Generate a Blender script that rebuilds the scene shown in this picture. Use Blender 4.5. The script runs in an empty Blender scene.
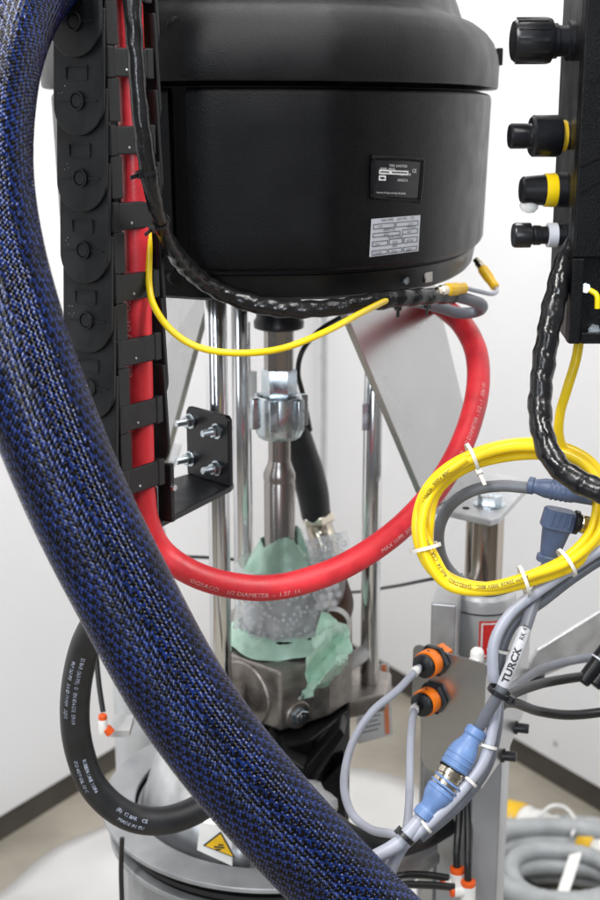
import bpy, bmesh, math, random
import numpy as np
from mathutils import Vector, Matrix
from mathutils.bvhtree import BVHTree
random.seed(7); rng = np.random.default_rng(7)
S = bpy.context.scene
COL = S.collection
# ------------------------------------------------------------------ camera
F = 1290.0; PITCH = math.radians(14.4); CAMZ = 1.6
cam = bpy.data.cameras.new('camera'); camo = bpy.data.objects.new('camera', cam); COL.objects.link(camo)
camo.location = (0, 0, CAMZ); camo.rotation_euler = (math.radians(90) - PITCH, 0, 0)
cam.sensor_fit = 'VERTICAL'; cam.sensor_height = 24; cam.sensor_width = 16; cam.lens = 24 * F / 900
cam.clip_start = .02; cam.clip_end = 60
cam.dof.use_dof = True; cam.dof.focus_distance = 1.12; cam.dof.aperture_fstop = 5.4
S.camera = camo
# ------------------------------------------------------------------ light
w = bpy.data.worlds.new('World'); S.world = w; w.use_nodes = True
bg = w.node_tree.nodes['Background']; bg.inputs[0].default_value = (.93, .96, 1, 1); bg.inputs[1].default_value = .17
def area(name, loc, target, sx, sy, power, col=(1, 1, 1)):
    L = bpy.data.lights.new(name, 'AREA'); L.shape = 'RECTANGLE'; L.size = sx; L.size_y = sy; L.energy = power; L.color = col
    o = bpy.data.objects.new(name, L); COL.objects.link(o); o.location = loc
    o.rotation_euler = (Vector(target) - Vector(loc)).to_track_quat('-Z', 'Y').to_euler()
area('ceiling_lamp', (-.9, -.3, 3.2), (-.5, 1.6, 1.0), .35, 1.6, 62, (1, .98, .95))
area('ceiling_lamp', (.9, .3, 3.3), (.3, 1.7, 1.0), .35, 1.6, 52, (1, .98, .95))
area('ceiling_lamp', (.1, 2.2, 3.3), (.1, 2.4, 0), .35, 1.6, 26, (1, .98, .95))
area('window_light', (-.42, -2.4, 2.0), (0, 1.5, 1.3), .42, 1.5, 42, (.84, .91, 1))
area('window_light', (-2.3, -1.2, 1.9), (0, 1.5, 1.3), .6, 1.5, 16, (.86, .92, 1))
S.view_settings.view_transform = 'Standard'; S.view_settings.look = 'None'
S.view_settings.gamma = 1; S.view_settings.exposure = 0.12; S.view_settings.use_curve_mapping = False

# ------------------------------------------------------------------ helpers
cp, sp_ = math.cos(PITCH), math.sin(PITCH)
def ray(px, py):
    u = (px - 300) / F; v = (450 - py) / F
    return Vector((u, cp + v * sp_, -sp_ + v * cp))
def P(px, py, Y):
    d = ray(px, py); t = Y / d.y
    return Vector((d.x * t, Y, CAMZ + d.z * t))
def Pz(px, py, z):
    d = ray(px, py); t = (z - CAMZ) / d.z
    return Vector((d.x * t, d.y * t, z))
EYE = Vector((0, 0, CAMZ))
def V(*a): return Vector(a)

def mat(name, col, rough=.5, metal=0, nscale=0, namt=.15, bump=0, bscale=None, coat=0, trans=0, alpha=1, ior=1.5, spec=.5, aniso=0, stretch=None, rvar=0, dirt=None, sheen=0):
    m = bpy.data.materials.new(name); m.use_nodes = True
    nt = m.node_tree; b = nt.nodes['Principled BSDF']
    b.inputs['Base Color'].default_value = (*col, 1); b.inputs['Roughness'].default_value = rough
    b.inputs['Metallic'].default_value = metal; b.inputs['Coat Weight'].default_value = coat; b.inputs['Coat Roughness'].default_value = .12
    b.inputs['Transmission Weight'].default_value = trans; b.inputs['Alpha'].default_value = alpha
    b.inputs['IOR'].default_value = ior; b.inputs['Specular IOR Level'].default_value = spec
    if nscale or bump or rvar:
        tc = nt.nodes.new('ShaderNodeTexCoord'); mp = nt.nodes.new('ShaderNodeMapping'); nt.links.new(tc.outputs['Object'], mp.inputs[0])
        if stretch: mp.inputs['Scale'].default_value = stretch
    if nscale:
        n = nt.nodes.new('ShaderNodeTexNoise'); n.inputs['Scale'].default_value = nscale; n.inputs['Detail'].default_value = 5
        nt.links.new(mp.outputs[0], n.inputs['Vector'])
        r = nt.nodes.new('ShaderNodeMix'); r.data_type = 'RGBA'
        c2 = dirt or tuple(c * (1 - namt) for c in col); c1 = tuple(min(1, c * (1 + namt * .5)) for c in col)
        r.inputs[6].default_value = (*c2, 1); r.inputs[7].default_value = (*c1, 1)
        rp = nt.nodes.new('ShaderNodeMapRange'); rp.inputs[1].default_value = .35; rp.inputs[2].default_value = .65
        nt.links.new(n.outputs['Fac'], rp.inputs[0]); nt.links.new(rp.outputs[0], r.inputs[0]); nt.links.new(r.outputs[2], b.inputs['Base Color'])
        if rvar:
            q = nt.nodes.new('ShaderNodeMapRange'); q.inputs[1].default_value = .3; q.inputs[2].default_value = .7
            q.inputs[3].default_value = max(.02, rough - rvar); q.inputs[4].default_value = rough + rvar
            nt.links.new(n.outputs['Fac'], q.inputs[0]); nt.links.new(q.outputs[0], b.inputs['Roughness'])
    if bump:
        n2 = nt.nodes.new('ShaderNodeTexNoise'); n2.inputs['Scale'].default_value = bscale or 400; n2.inputs['Detail'].default_value = 3
        nt.links.new(mp.outputs[0], n2.inputs['Vector'])
        bp = nt.nodes.new('ShaderNodeBump'); bp.inputs['Strength'].default_value = bump; bp.inputs['Distance'].default_value = .001
        nt.links.new(n2.outputs['Fac'], bp.inputs['Height']); nt.links.new(bp.outputs[0], b.inputs['Normal'])
    return m
M_wall = mat('white_wall_paint', (.76, .76, .77), .45, nscale=1.2, namt=.03, bump=.08, bscale=60)
M_basestrip = mat('skirting', (.07, .06, .05), .5, nscale=8, namt=.3)
M_floor = mat('concrete_floor', (.33, .30, .25), .55, nscale=5, namt=.25, bump=.2, bscale=80, rvar=.1)
M_sheet = mat('white_sheet', (.62, .61, .60), .5, nscale=6, namt=.06, bump=.4, bscale=30)
M_blue = mat('blue_braid', (.0022, .017, .115), .12, nscale=40, namt=.5, spec=.65)
M_bluek = mat('black_braid', (.0012, .0012, .002), .12, nscale=40, namt=.3, spec=.30)
M_core = mat('black_core', (.003, .003, .004), .6, spec=.15)
M_plastic = mat('black_textured_plastic', (.0032, .0034, .0042), .34, spec=.16, nscale=30, namt=.25, bump=.6, bscale=950, rvar=.06)
M_plastic2 = mat('black_lid_plastic', (.008, .008, .009), .40, spec=.22, nscale=25, namt=.2, bump=.6, bscale=900, rvar=.06)
M_gloss = mat('black_gloss_base', (.006, .006, .0065), .38, spec=.25, nscale=18, namt=.3, rvar=.06)
M_chain = mat('chain_plastic', (.0105, .0115, .013), .42, spec=.35, nscale=45, namt=.3, bump=.15, bscale=500, rvar=.08)
M_black = mat('black_rubber', (.015, .016, .018), .42, spec=.4, nscale=60, namt=.3)
M_blackcable = mat('black_cable', (.014, .014, .015), .35, nscale=50, namt=.3)
M_wrap = mat('black_wrap', (.010, .010, .011), .22, nscale=60, namt=.3, bump=.6, bscale=160, rvar=.07, spec=.45)
M_paint = mat('black_painted_steel', (.009, .0095, .012), .33, spec=.4, nscale=50, namt=.25, bump=.1, bscale=300, rvar=.08)
M_red = mat('red_rubber', (.66, .028, .040), .45, nscale=35, namt=.22, bump=.3, bscale=260, rvar=.09)
M_yellow = mat('yellow_cable', (.85, .60, .008), .32, nscale=30, namt=.08)
M_yellowp = mat('yellow_plastic', (.80, .48, .01), .4, nscale=40, namt=.15)
M_grey = mat('grey_cable', (.36, .38, .45), .38, nscale=30, namt=.1)
M_greyd = mat('dark_grey_cable', (.13, .14, .165), .42, nscale=30, namt=.15)
M_conn = mat('slate_connector', (.06, .09, .17), .45, nscale=60, namt=.15, bump=.1)
M_lblue = mat('light_blue_connector', (.125, .22, .44), .4, nscale=60, namt=.12)
M_orange = mat('orange_plastic', (.88, .20, .008), .35, nscale=50, namt=.1)
M_orange2 = mat('orange_ring', (.75, .10, .01), .4)
M_zinc = mat('zinc_plated', (.58, .64, .68), .27, 1, nscale=60, namt=.15, rvar=.08)
M_chrome = mat('chrome', (.74, .74, .75), .15, 1, nscale=12, namt=.06, rvar=.03)
M_steel = mat('turned_steel', (.33, .305, .285), .24, 1, nscale=9, namt=.3, stretch=(1, 1, .08), rvar=.08)
M_rod = mat('ram_rod_steel', (.46, .41, .36), .14, 1, nscale=14, namt=.35, stretch=(1, 1, .06), rvar=.06)
M_alu = mat('brushed_aluminium', (.52, .52, .52), .29, 1, nscale=6, namt=.1, rvar=.04)
M_alum = mat('matt_aluminium', (.55, .56, .57), .42, .85, nscale=40, namt=.12, rvar=.08)
M_silver = mat('silver_paint', (.50, .51, .52), .38, .35, nscale=20, namt=.08)
M_column = mat('grey_column', (.33, .34, .37), .4, .5, nscale=15, namt=.12)
M_cast = mat('cast_metal', (.36, .33, .30), .42, .8, nscale=55, namt=.3, bump=.5, bscale=220, rvar=.1)
M_green = mat('green_film', (.66, .98, .79), .20, nscale=30, namt=.10, alpha=.84, bump=.5, bscale=60)
M_bubble = mat('bubble_film', (.93, .95, .97), .10, alpha=.42, bump=.5, bscale=90)
M_white = mat('white_plastic', (.78, .78, .76), .4, nscale=40, namt=.06)
M_paper = mat('paper', (.86, .85, .83), .6, nscale=30, namt=.04)
M_marker = mat('grey_marker', (.46, .47, .50), .45, nscale=80, namt=.1)
M_ring = mat('grey_ring', (.36, .37, .385), .42, .4, nscale=18, namt=.2, rvar=.08)
M_tie = mat('natural_tie', (.74, .73, .68), .4, alpha=.85)
M_print = mat('white_print', (.85, .85, .86), .6, nscale=300, namt=.2)
M_printr = mat('pink_print', (.80, .42, .42), .6, nscale=300, namt=.4)
M_printb = mat('pale_print', (.42, .46, .58), .6, nscale=300, namt=.6)
M_ink = mat('black_ink', (.02, .02, .02), .6)
M_label = mat('silver_label', (.60, .62, .68), .4, .1, nscale=40, namt=.05)
M_redlab = mat('red_label', (.68, .03, .03), .4)
M_brass = mat('nickel', (.62, .56, .46), .22, 1, nscale=60, namt=.15)
M_brown = mat('brown_plastic', (.09, .04, .025), .45, nscale=40, namt=.2)
M_clear = mat('clear_plastic', (.85, .86, .86), .15, alpha=.6)
M_coil = mat('grey_hose', (.38, .40, .41), .4, nscale=20, namt=.15)
M_amber = mat('amber', (.55, .36, .02), .3)

WL = {}
def link(o, parent=None):
    COL.objects.link(o)
    if parent is not None:
        o.parent = parent; o.matrix_parent_inverse = Matrix.Translation(-WL[parent])
def thing(name, label, cat, loc, group=None):
    o = bpy.data.objects.new(name, None); COL.objects.link(o); o.location = loc; o.empty_display_size = .02
    WL[o] = Vector(loc); o['label'] = label; o['category'] = cat
    if group: o['group'] = group
    return o
def tag(o, label, cat, group=None):
    o['label'] = label; o['category'] = cat
    if group: o['group'] = group
    return o
def mesh(name, verts, faces, m, parent=None, smooth=True, angle=38, bevel=0, mi=None, seg=2, recalc=True):
    v = np.array([tuple(a) for a in verts], dtype=float)
    c = (v.min(0) + v.max(0)) / 2
    if parent is None: c[2] = v[:, 2].min()
    me = bpy.data.meshes.new(name); me.from_pydata((v - c).tolist(), [], faces)
    for mm in (m if isinstance(m, (list, tuple)) else [m]): me.materials.append(mm)
    if mi is not None: me.polygons.foreach_set('material_index', mi)
    if recalc:
        bm = bmesh.new(); bm.from_mesh(me); bmesh.ops.recalc_face_normals(bm, faces=bm.faces); bm.to_mesh(me); bm.free()
    if smooth:
        me.polygons.foreach_set('use_smooth', [True] * len(me.polygons)); me.set_sharp_from_angle(angle=math.radians(angle))
    me.update()
    o = bpy.data.objects.new(name, me); link(o, parent); o.location = Vector(c); WL[o] = Vector(c)
    if bevel:
        b = o.modifiers.new('bevel', 'BEVEL'); b.width = bevel; b.segments = seg; b.limit_method = 'ANGLE'; b.angle_limit = math.radians(40)
    return o
class Geo:
    def __init__(s): s.v = []; s.f = []; s.m = []
    def add(s, vs, fs, mi=0):
        n = len(s.v); s.v += [Vector(a) for a in vs]; s.f += [tuple(i + n for i in f) for f in fs]; s.m += [mi] * len(fs)
        return s
    def prism(s, poly, vec, mi=0):
        n = len(poly); vec = Vector(vec); a = [Vector(p) for p in poly]
        return s.add(a + [p + vec for p in a], [tuple(range(n)), tuple(range(2 * n - 1, n - 1, -1))] + [(i, i + n, (i + 1) % n + n, (i + 1) % n) for i in range(n)], mi)
    def box(s, c, X, Y, Z, mi=0):      # half-extent vectors
        c = Vector(c); X, Y, Z = Vector(X), Vector(Y), Vector(Z)
        return s.prism([c - X - Y - Z, c + X - Y - Z, c + X + Y - Z, c - X + Y - Z], 2 * Z, mi)
    def lathe(s, o, axis, prof, n=32, mi=0, cap=True, phase=0):
        o = Vector(o); ax = Vector(axis).normalized(); u = ax.orthogonal().normalized(); w_ = ax.cross(u)
        vs = []; k = len(prof)
        for r, z in prof:
            for i in range(n):
                a = 2 * math.pi * i / n + phase; vs.append(o + ax * z + (u * math.cos(a) + w_ * math.sin(a)) * r)
        fs = [(j * n + i, j * n + (i + 1) % n, (j + 1) * n + (i + 1) % n, (j + 1) * n + i) for j in range(k - 1) for i in range(n)]
        if cap: fs += [tuple(range(n - 1, -1, -1)), tuple((k - 1) * n + i for i in range(n))]
        return s.add(vs, fs, mi)
    def obj(s, name, m, parent=None, **k):
        return mesh(name, s.v, s.f, m, parent, mi=s.m if isinstance(m, (list, tuple)) else None, **k)
def cr(pts, n=16, closed=False):
    p = [Vector(a) for a in pts]; out = []; N = len(p)
    rg = range(N) if closed else range(N - 1)
    for i in rg:
        if closed: a, b, c, d = p[i - 1], p[i], p[(i + 1) % N], p[(i + 2) % N]
        else: a = p[i - 1] if i else 2 * p[0] - p[1]; b, c = p[i], p[i + 1]; d = p[i + 2] if i + 2 < N else 2 * p[-1] - p[-2]
        for k in range(n):
            t = k / n; t2, t3 = t * t, t * t * t
            out.append(.5 * ((2 * b) + (c - a) * t + (2 * a - 5 * b + 4 * c - d) * t2 + (3 * b - a - 3 * c + d) * t3))
    if not closed: out.append(p[-1])
    return out
class Path:
    def __init__(s, pts, n=16, closed=False, world=False):
        w_ = [Vector(p) if world else P(*p) for p in pts]
        s.closed = closed; s.p = cr(w_, n, closed)
        q = s.p + [s.p[0]] if closed else s.p
        s.s = [0.0]
        for a, b in zip(q, q[1:]): s.s.append(s.s[-1] + (b - a).length)
        s.L = s.s[-1]; N = len(s.p)
        s.T = []
        for i in range(N):
            a = s.p[i - 1] if (i or closed) else s.p[0]; b = s.p[(i + 1) % N] if (i + 1 < N or closed) else s.p[-1]
            s.T.append((b - a).normalized())
        n0 = (EYE - s.p[0]); n0 = (n0 - s.T[0] * n0.dot(s.T[0])).normalized(); s.N = [n0]
        for i in range(1, N):
            n1 = s.N[-1] - s.T[i] * s.N[-1].dot(s.T[i]); s.N.append(n1.normalized())
        s.B = [t.cross(n) for t, n in zip(s.T, s.N)]
        ss = np.array(s.s[:N]); s._a = ss
        s._P = np.array([tuple(x) for x in s.p]); s._N = np.array([tuple(x) for x in s.N]); s._B = np.array([tuple(x) for x in s.B]); s._T = np.array([tuple(x) for x in s.T])
    def ev(s, arr, x):
        return np.stack([np.interp(x, s._a, arr[:, k]) for k in range(3)], -1)
    def at(s, x):
        x = np.atleast_1d(x); return [Vector(s.ev(a, x)[0]) for a in (s._P, s._T, s._N, s._B)]
    def near(s, px, py):
        d = ray(px, py).normalized(); best = None
        for i, p in enumerate(s.p):
            q = p - EYE; e = (q - d * q.dot(d)).length
            if best is None or e < best[0]: best = (e, s.s[i])
        return best[1]
def tube(name, path, r, m, parent=None, res=14, rf=None, cap=True, **k):
    N = len(path.p); vs = []
    for i in range(N):
        for j in range(res):
            a = 2 * math.pi * j / res; rr = r(path.s[i] / path.L) if callable(r) else r
            if rf: rr *= rf(path.s[i], a)
            vs.append(path.p[i] + (path.N[i] * math.cos(a) + path.B[i] * math.sin(a)) * rr)
    fs = [(i * res + j, i * res + (j + 1) % res, ((i + 1) % N) * res + (j + 1) % res, ((i + 1) % N) * res + j) for i in range(N if path.closed else N - 1) for j in range(res)]
    if not path.closed and cap: fs += [tuple(range(res - 1, -1, -1)), tuple((N - 1) * res + j for j in range(res))]
    return mesh(name, vs, fs, m, parent, angle=60, recalc=False, **k)
BOLD = [0.0]
def glyph(text, size, shear=0):
    cu = bpy.data.curves.new('t', 'FONT'); cu.body = text; cu.size = size; cu.resolution_u = 2; cu.shear = shear; cu.offset = size * BOLD[0]
    o = bpy.data.objects.new('t', cu); COL.objects.link(o)
    dg = bpy.context.evaluated_depsgraph_get(); me = bpy.data.meshes.new_from_object(o.evaluated_get(dg))
    v = [tuple(x.co) for x in me.vertices]; f = [tuple(p.vertices) for p in me.polygons]
    bpy.data.objects.remove(o); bpy.data.curves.remove(cu); bpy.data.meshes.remove(me)
    return v, f
def subdiv(v, f):
    bm = bmesh.new(); vv = [bm.verts.new(x) for x in v]
    for q in f:
        try: bm.faces.new([vv[i] for i in q])
        except Exception: pass
    bm.verts.index_update(); v = [tuple(x.co) for x in bm.verts]; f = [tuple(x.index for x in q.verts) for q in bm.faces]; bm.free(); return v, f
def text_tube(path, r, text, size, s0, m, parent, off=0.0, flip=False, name='lettering', lift=.0004, stretch=1.0):
    v, f = glyph(text, size)
    p, T, N, B = path.at(s0); d = (EYE - p); a0 = math.atan2(d.dot(B), d.dot(N)) + off
    out = []
    for x, y, z in v:
        yy = y - size * .35
        ss = s0 + (-x if flip else x) * stretch; a = a0 + (yy if flip else -yy) / r
        q, T, N, B = path.at(ss); out.append(q + (N * math.cos(a) + B * math.sin(a)) * (r + lift))
    return mesh(name, out, f, m, parent, smooth=False, recalc=False)
def qsize(q):
    gr, N_ = q; k = N_ + 1
    return sum((gr[i + 1] - gr[i]).length for i in range(N_)), (gr[N_ * k] - gr[0]).length
def qpt(q, a, b, lift):
    gr, N_ = q; k = N_ + 1; x = min(max(a, 0), .9999) * N_; y = min(max(b, 0), .9999) * N_; i, j = int(x), int(y); x -= i; y -= j
    p00, p10, p01, p11 = gr[j * k + i], gr[j * k + i + 1], gr[(j + 1) * k + i], gr[(j + 1) * k + i + 1]
    n_ = (p10 - p00).cross(p01 - p00).normalized(); n_ = n_ if n_.dot(EYE - p00) > 0 else -n_
    return p00 * (1 - x) * (1 - y) + p10 * x * (1 - y) + p01 * (1 - x) * y + p11 * x * y + n_ * lift
def text_quad(q, text, size, u0, v0, m, parent, lift, name='lettering'):
    # q: tl, tr, br, bl world corners; u0,v0 in metres from top-left
    gm = isinstance(q[1], int); U, H = qsize(q)
    v, f = glyph(text, size); out = []
    for x, y, z in v:
        a = (u0 + x) / U; b = (v0 - y) / H
        out.append(qpt(q, a, b, lift))
    return mesh(name, out, f, m, parent, smooth=False, recalc=False)
def ring_tie(name, path, s, r, m, parent, w_=.0012, head=True, ang=0.6, tail=0):
    p, T, N, B = path.at(s); g = Geo(); n = 20
    prof = [(r, -w_), (r + .0012, -w_), (r + .0012, w_), (r, w_)]
    vs = []; 
    for rr, z in prof:
        for i in range(n):
            a = 2 * math.pi * i / n; vs.append(p + T * z + (N * math.cos(a) + B * math.sin(a)) * rr)
    g.add(vs, [(j * n + i, j * n + (i + 1) % n, ((j + 1) % 4) * n + (i + 1) % n, ((j + 1) % 4) * n + i) for j in range(4) for i in range(n)])
    if head:
        d = N * math.cos(ang) + B * math.sin(ang); e = T.cross(d)
        g.box(p + d * (r + .002), T * (w_ * 1.7), e * .0026, d * .0024)
        if tail: g.box(p + d * (r + .003 + tail / 2), T * w_, e * .0006, d * tail / 2)
    return g.obj(name, m, parent, smooth=True)
def bolt(parent, base, axis, hr=.0065, hl=.006, sr=.004, sl=.0, washer=0, name='bolt', m=None):
    g = Geo(); ax = Vector(axis).normalized(); z = 0
    if washer: g.lathe(base, ax, [(washer, 0), (washer, .0016)], 20); z = .0016
    g.lathe(Vector(base) + ax * z, ax, [(hr * .96, 0), (hr, .001), (hr, hl - .001), (hr * .9, hl)], 6)
    if sl:
        prof = []; k = int(sl / .0014)
        for i in range(k): prof += [(sr, i * .0014), (sr * .86, i * .0014 + .0007)]
        g.lathe(Vector(base) + ax * (z + hl), ax, prof, 14)
    else: g.lathe(Vector(base) + ax * (z + hl), ax, [(hr * .5, -.0005), (hr * .45, .0002)], 14)
    return g.obj(name, m or M_zinc, parent, angle=30)

# ------------------------------------------------------------------ setting
C0 = Pz(318, 645, 0); WLp = Pz(0, 845, 0); WRp = Pz(600, 815, 0)
def struct(o): o['kind'] = 'structure'; return o
g = Geo(); g.prism([V(-6, -3, -.05), V(6, -3, -.05), V(6, 6, -.05), V(-6, 6, -.05)], V(0, 0, .05)); struct(g.obj('floor', M_floor, smooth=False))
for nm, q in (('wall_left', WLp), ('wall_right', WRp)):
    d = (q - C0); d.z = 0; d.normalize(); n = V(-d.y, d.x, 0)
    if n.y < 0: n = -n
    Lw = 3.3
    g = Geo(); g.prism([C0 + V(0, 0, .07), C0 + d * Lw + V(0, 0, .07), C0 + d * Lw + V(0, 0, 3.0), C0 + V(0, 0, 3.0)], n * .1); wo = struct(g.obj(nm, M_wall, smooth=False))
    g = Geo(); g.prism([C0 + n * .012, C0 + d * Lw + n * .012, C0 + d * Lw + n * .012 + V(0, 0, .0695), C0 + n * .012 + V(0, 0, .0695)], n * .08)
    s_ = g.obj('skirting', M_basestrip, wo, smooth=False)  # dark brown strip set back along the foot of the wall
    if nm == 'wall_right':
        g = Geo(); c = C0 + d * .03; g.box(c + V(0, 0, 1.5), d * .012, n * .004, V(0, 0, 1.42)); g.obj('corner_trim', M_silver, wo)
        for (px, py) in ((322, 357), (556, 743)):
            dd = ray(px, py); t = (C0 - EYE).dot(n) / dd.dot(n); q_ = EYE + dd * t
            g = Geo(); g.lathe(q_ + n * .002, -n, [(.008, 0), (.007, .004), (.003, .006)], 16); g.obj('screw', M_alum, wo)
# sheet on the floor
pts = [(-140, 1000), (-60, 930), (0, 893), (35, 862), (62, 845), (95, 830), (150, 812), (220, 792), (290, 776), (345, 769), (385, 776), (418, 790), (446, 822), (455, 880), (455, 1000), (300, 1060), (0, 1100)]
poly = [Pz(x, y, .004) for x, y in pts]; c = sum(poly, V(0, 0, 0)) / len(poly)
poly = cr(poly, 5, True); vs = []; fs = []; n = len(poly); K = 9
for k in range(1, K + 1):
    for p in poly:
        q = c + (p - c) * (k / K); h = .006 + .026 * (.5 + .5 * math.sin(q.x * 23 + 3 * math.sin(q.y * 9))) * (.5 + .5 * math.sin(q.y * 17 + q.x * 11)) ** 2
        q = q.copy(); q.z = h if k < K else .003 + h * .3; vs.append(q)
vs.append(V(c.x, c.y, .008))
for k in range(K - 1):
    for i in range(n): fs.append((k * n + i, k * n + (i + 1) % n, (k + 1) * n + (i + 1) % n, (k + 1) * n + i))
fs += [(i, (i + 1) % n, len(vs) - 1) for i in range(n)]
o = mesh('floor_sheet', vs, fs, M_sheet); sm = o.modifiers.new('thick', 'SOLIDIFY'); sm.thickness = .002
tag(o, 'white wrinkled protective sheet lying on the concrete floor under the machine', 'sheet')

# ------------------------------------------------------------------ motor
def outl(pts, row=180): return [V(P(x, row, y).x, y, 0) for x, y in pts]
full = [(53, 1.46), (58, 1.38), (80, 1.31), (120, 1.268), (168, 1.244), (196, 1.232), (230, 1.230), (270, 1.232), (305, 1.236), (330, 1.240), (350, 1.249), (378, 1.266), (408, 1.290), (438, 1.326), (461, 1.375), (477, 1.44), (486, 1.53), (488, 1.62), (476, 1.70), (440, 1.735), (380, 1.75), (300, 1.755), (150, 1.74), (90, 1.69), (62, 1.62), (53, 1.54)]
OUT = cr(outl(full), 6, True)
MC = V(sum(p.x for p in OUT) / len(OUT), sum(p.y for p in OUT) / len(OUT), 0)
def inset(o, d):
    n = len(o); r = []
    for i in range(n):
        t = (o[(i + 1) % n] - o[i - 1]); nn = V(t.y, -t.x, 0).normalized()
        if nn.dot(o[i] - MC) < 0: nn = -nn
        r.append(o[i] - nn * d)
    return r
def loft(levels, name, m, parent, **k):   # levels: (inset, z)
    vs = []; n = len(OUT)
    for ins, z in levels:
        vs += [V(p.x, p.y, z) for p in inset(OUT, ins)]
    fs = [(a * n + i, a * n + (i + 1) % n, (a + 1) * n + (i + 1) % n, (a + 1) * n + i) for a in range(len(levels) - 1) for i in range(n)]
    fs += [tuple(range(n)), tuple((len(levels) - 1) * n + i for i in range(n))]
    return mesh(name, vs, fs, m, parent, **k)
zl = P(300, 86, 1.236).z; zb = P(270, 273, 1.235).z; zbase = P(260, 301, 1.248).z
motor = thing('electric_motor', 'large black electric motor with textured domed lid on top of the pump frame', 'motor', (MC.x, MC.y, zbase))
loft([(.012, zb - .003), (.0085, zl)], 'body', M_core, motor)
loft([(.022, zbase), (.017, zbase + .003), (.013, zb - .004)], 'base', M_gloss, motor, angle=30)
zt = P(470, 14, 1.5).z
lid = loft([(.006, zl + .0045), (-.006, zl + .0045), (-.0075, zl + .0065), (-.008, zl + .03), (-.006, zl + .043), (-.001, zl + .056), (.007, zl + .066), (.016, zl + .0725), (.024, zl + .0755), (.030, zl + .077), (.034, zl + .0785), (.037, zl + .083), (.043, zl + .100), (.052, zl + .122), (.066, zl + .134), (.08, zl + .141), (.11, zl + .146)], 'lid', M_plastic2, motor, angle=50)
n = len(OUT)
# front cover shell from px 188 round to the right side
i0 = min(range(n), key=lambda i: (OUT[i] - V(P(189, 180, 1.235).x, 1.235, 0)).length); i1 = min(range(n), key=lambda i: (OUT[i] - V(P(488, 180, 1.62).x, 1.62, 0)).length)
def shell(levels, idx, name, m, parent, thick=.0035):
    vs = []; k = len(idx)
    for ins, z in levels:
        q = inset(OUT, ins); vs += [V(q[i].x, q[i].y, z) for i in idx]
    for ins, z in levels:
        q = inset(OUT, thick + .004); vs += [V(q[i].x, q[i].y, z) for i in idx]
    Lv = len(levels); fs = []; H = Lv * k
    for a in range(Lv - 1):
        for i in range(k - 1):
            fs.append((a * k + i, a * k + i + 1, (a + 1) * k + i + 1, (a + 1) * k + i)); fs.append((H + a * k + i, H + (a + 1) * k + i, H + (a + 1) * k + i + 1, H + a * k + i + 1))
        fs.append((a * k, (a + 1) * k, H + (a + 1) * k, H + a * k)); fs.append((a * k + k - 1, H + a * k + k - 1, H + (a + 1) * k + k - 1, (a + 1) * k + k - 1))
    for i in range(k - 1):
        fs.append((i, H + i, H + i + 1, i + 1)); t = (Lv - 1) * k; fs.append((t + i, t + i + 1, H + t + i + 1, H + t + i))
    return mesh(name, vs, fs, m, parent, angle=45)
idx = list(range(i0, i1 + 1))
lev = [(.0095, zb), (.006, zb + .0015), (.0045, zb + .005)] + [(.0045 - .0045 * t, zb + .005 + (zl - zb - .012) * t) for t in (.2, .4, .6, .8, 1)] + [(.001, zl - .0035), (.004, zl - .001)]
cover = shell(lev, idx, 'front_cover', M_plastic, motor)
idx2 = list(range(i0 - 40, i0 - 3)); idx2 = [i % n for i in idx2]
shell([(a + .003, z) for a, z in lev], idx2, 'side_cover', M_plastic, motor)
def bvh_of(o):
    me = o.data; off = WL[o]; return BVHTree.FromPolygons([v.co + off for v in me.vertices], [tuple(p.vertices) for p in me.polygons])
bc = bvh_of(cover)
def hit(px, py, b=bc):
    p, nn, i, d = b.ray_cast(EYE, ray(px, py).normalized()); return p, nn
def quad_on(c4, lift=0.0006):
    out = []
    for x, y in c4: p, nn = hit(x, y); nn = nn if nn.dot(EYE - p) > 0 else -nn; out.append(p + nn * lift)
    return out
def plate_on(c4, name, m, th=.0008, r=.003, parent=motor):
    N_ = 12; gr = []
    for j in range(N_ + 1):
        for i in range(N_ + 1):
            a, b = i / N_, j / N_
            x = (c4[0][0] * (1 - a) + c4[1][0] * a) * (1 - b) + (c4[3][0] * (1 - a) + c4[2][0] * a) * b
            y = (c4[0][1] * (1 - a) + c4[1][1] * a) * (1 - b) + (c4[3][1] * (1 - a) + c4[2][1] * a) * b
            p, nn = hit(x, y); nn = nn if nn.dot(EYE - p) > 0 else -nn; gr.append(p + nn * th)
    o = mesh(name, gr, [(j * (N_ + 1) + i, j * (N_ + 1) + i + 1, (j + 1) * (N_ + 1) + i + 1, (j + 1) * (N_ + 1) + i) for j in range(N_) for i in range(N_)], m, parent)
    return o, (gr, N_)
def plate_flat(c4, name, m, th=.0008, r=.003, parent=motor):
    q = quad_on(c4, 0.0002); c = sum(q, V(0, 0, 0)) / 4; n_ = (q[1] - q[0]).cross(q[3] - q[0]).normalized()
    if n_.dot(EYE - c) < 0: n_ = -n_
    pl = []
    for i in range(4):
        a, b_, d_ = q[i], q[i - 1], q[(i + 1) % 4]
        e1 = (b_ - a).normalized(); e2 = (d_ - a).normalized()
        for t in (0, .25, .5, .75, 1): 
            s1 = (1 - t) ** 2; s2 = t ** 2; pl.append(a + e1 * r * s1 + e2 * r * s2)
    g = Geo(); g.prism([p - n_ * .003 for p in pl], n_ * (.003 + th)); o = g.obj(name, m, parent, smooth=False)
    return o, [p + n_ * th for p in q]
fr = quad_on([(373, 157), (422, 160), (419, 201), (372, 197)], .0004)
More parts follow.
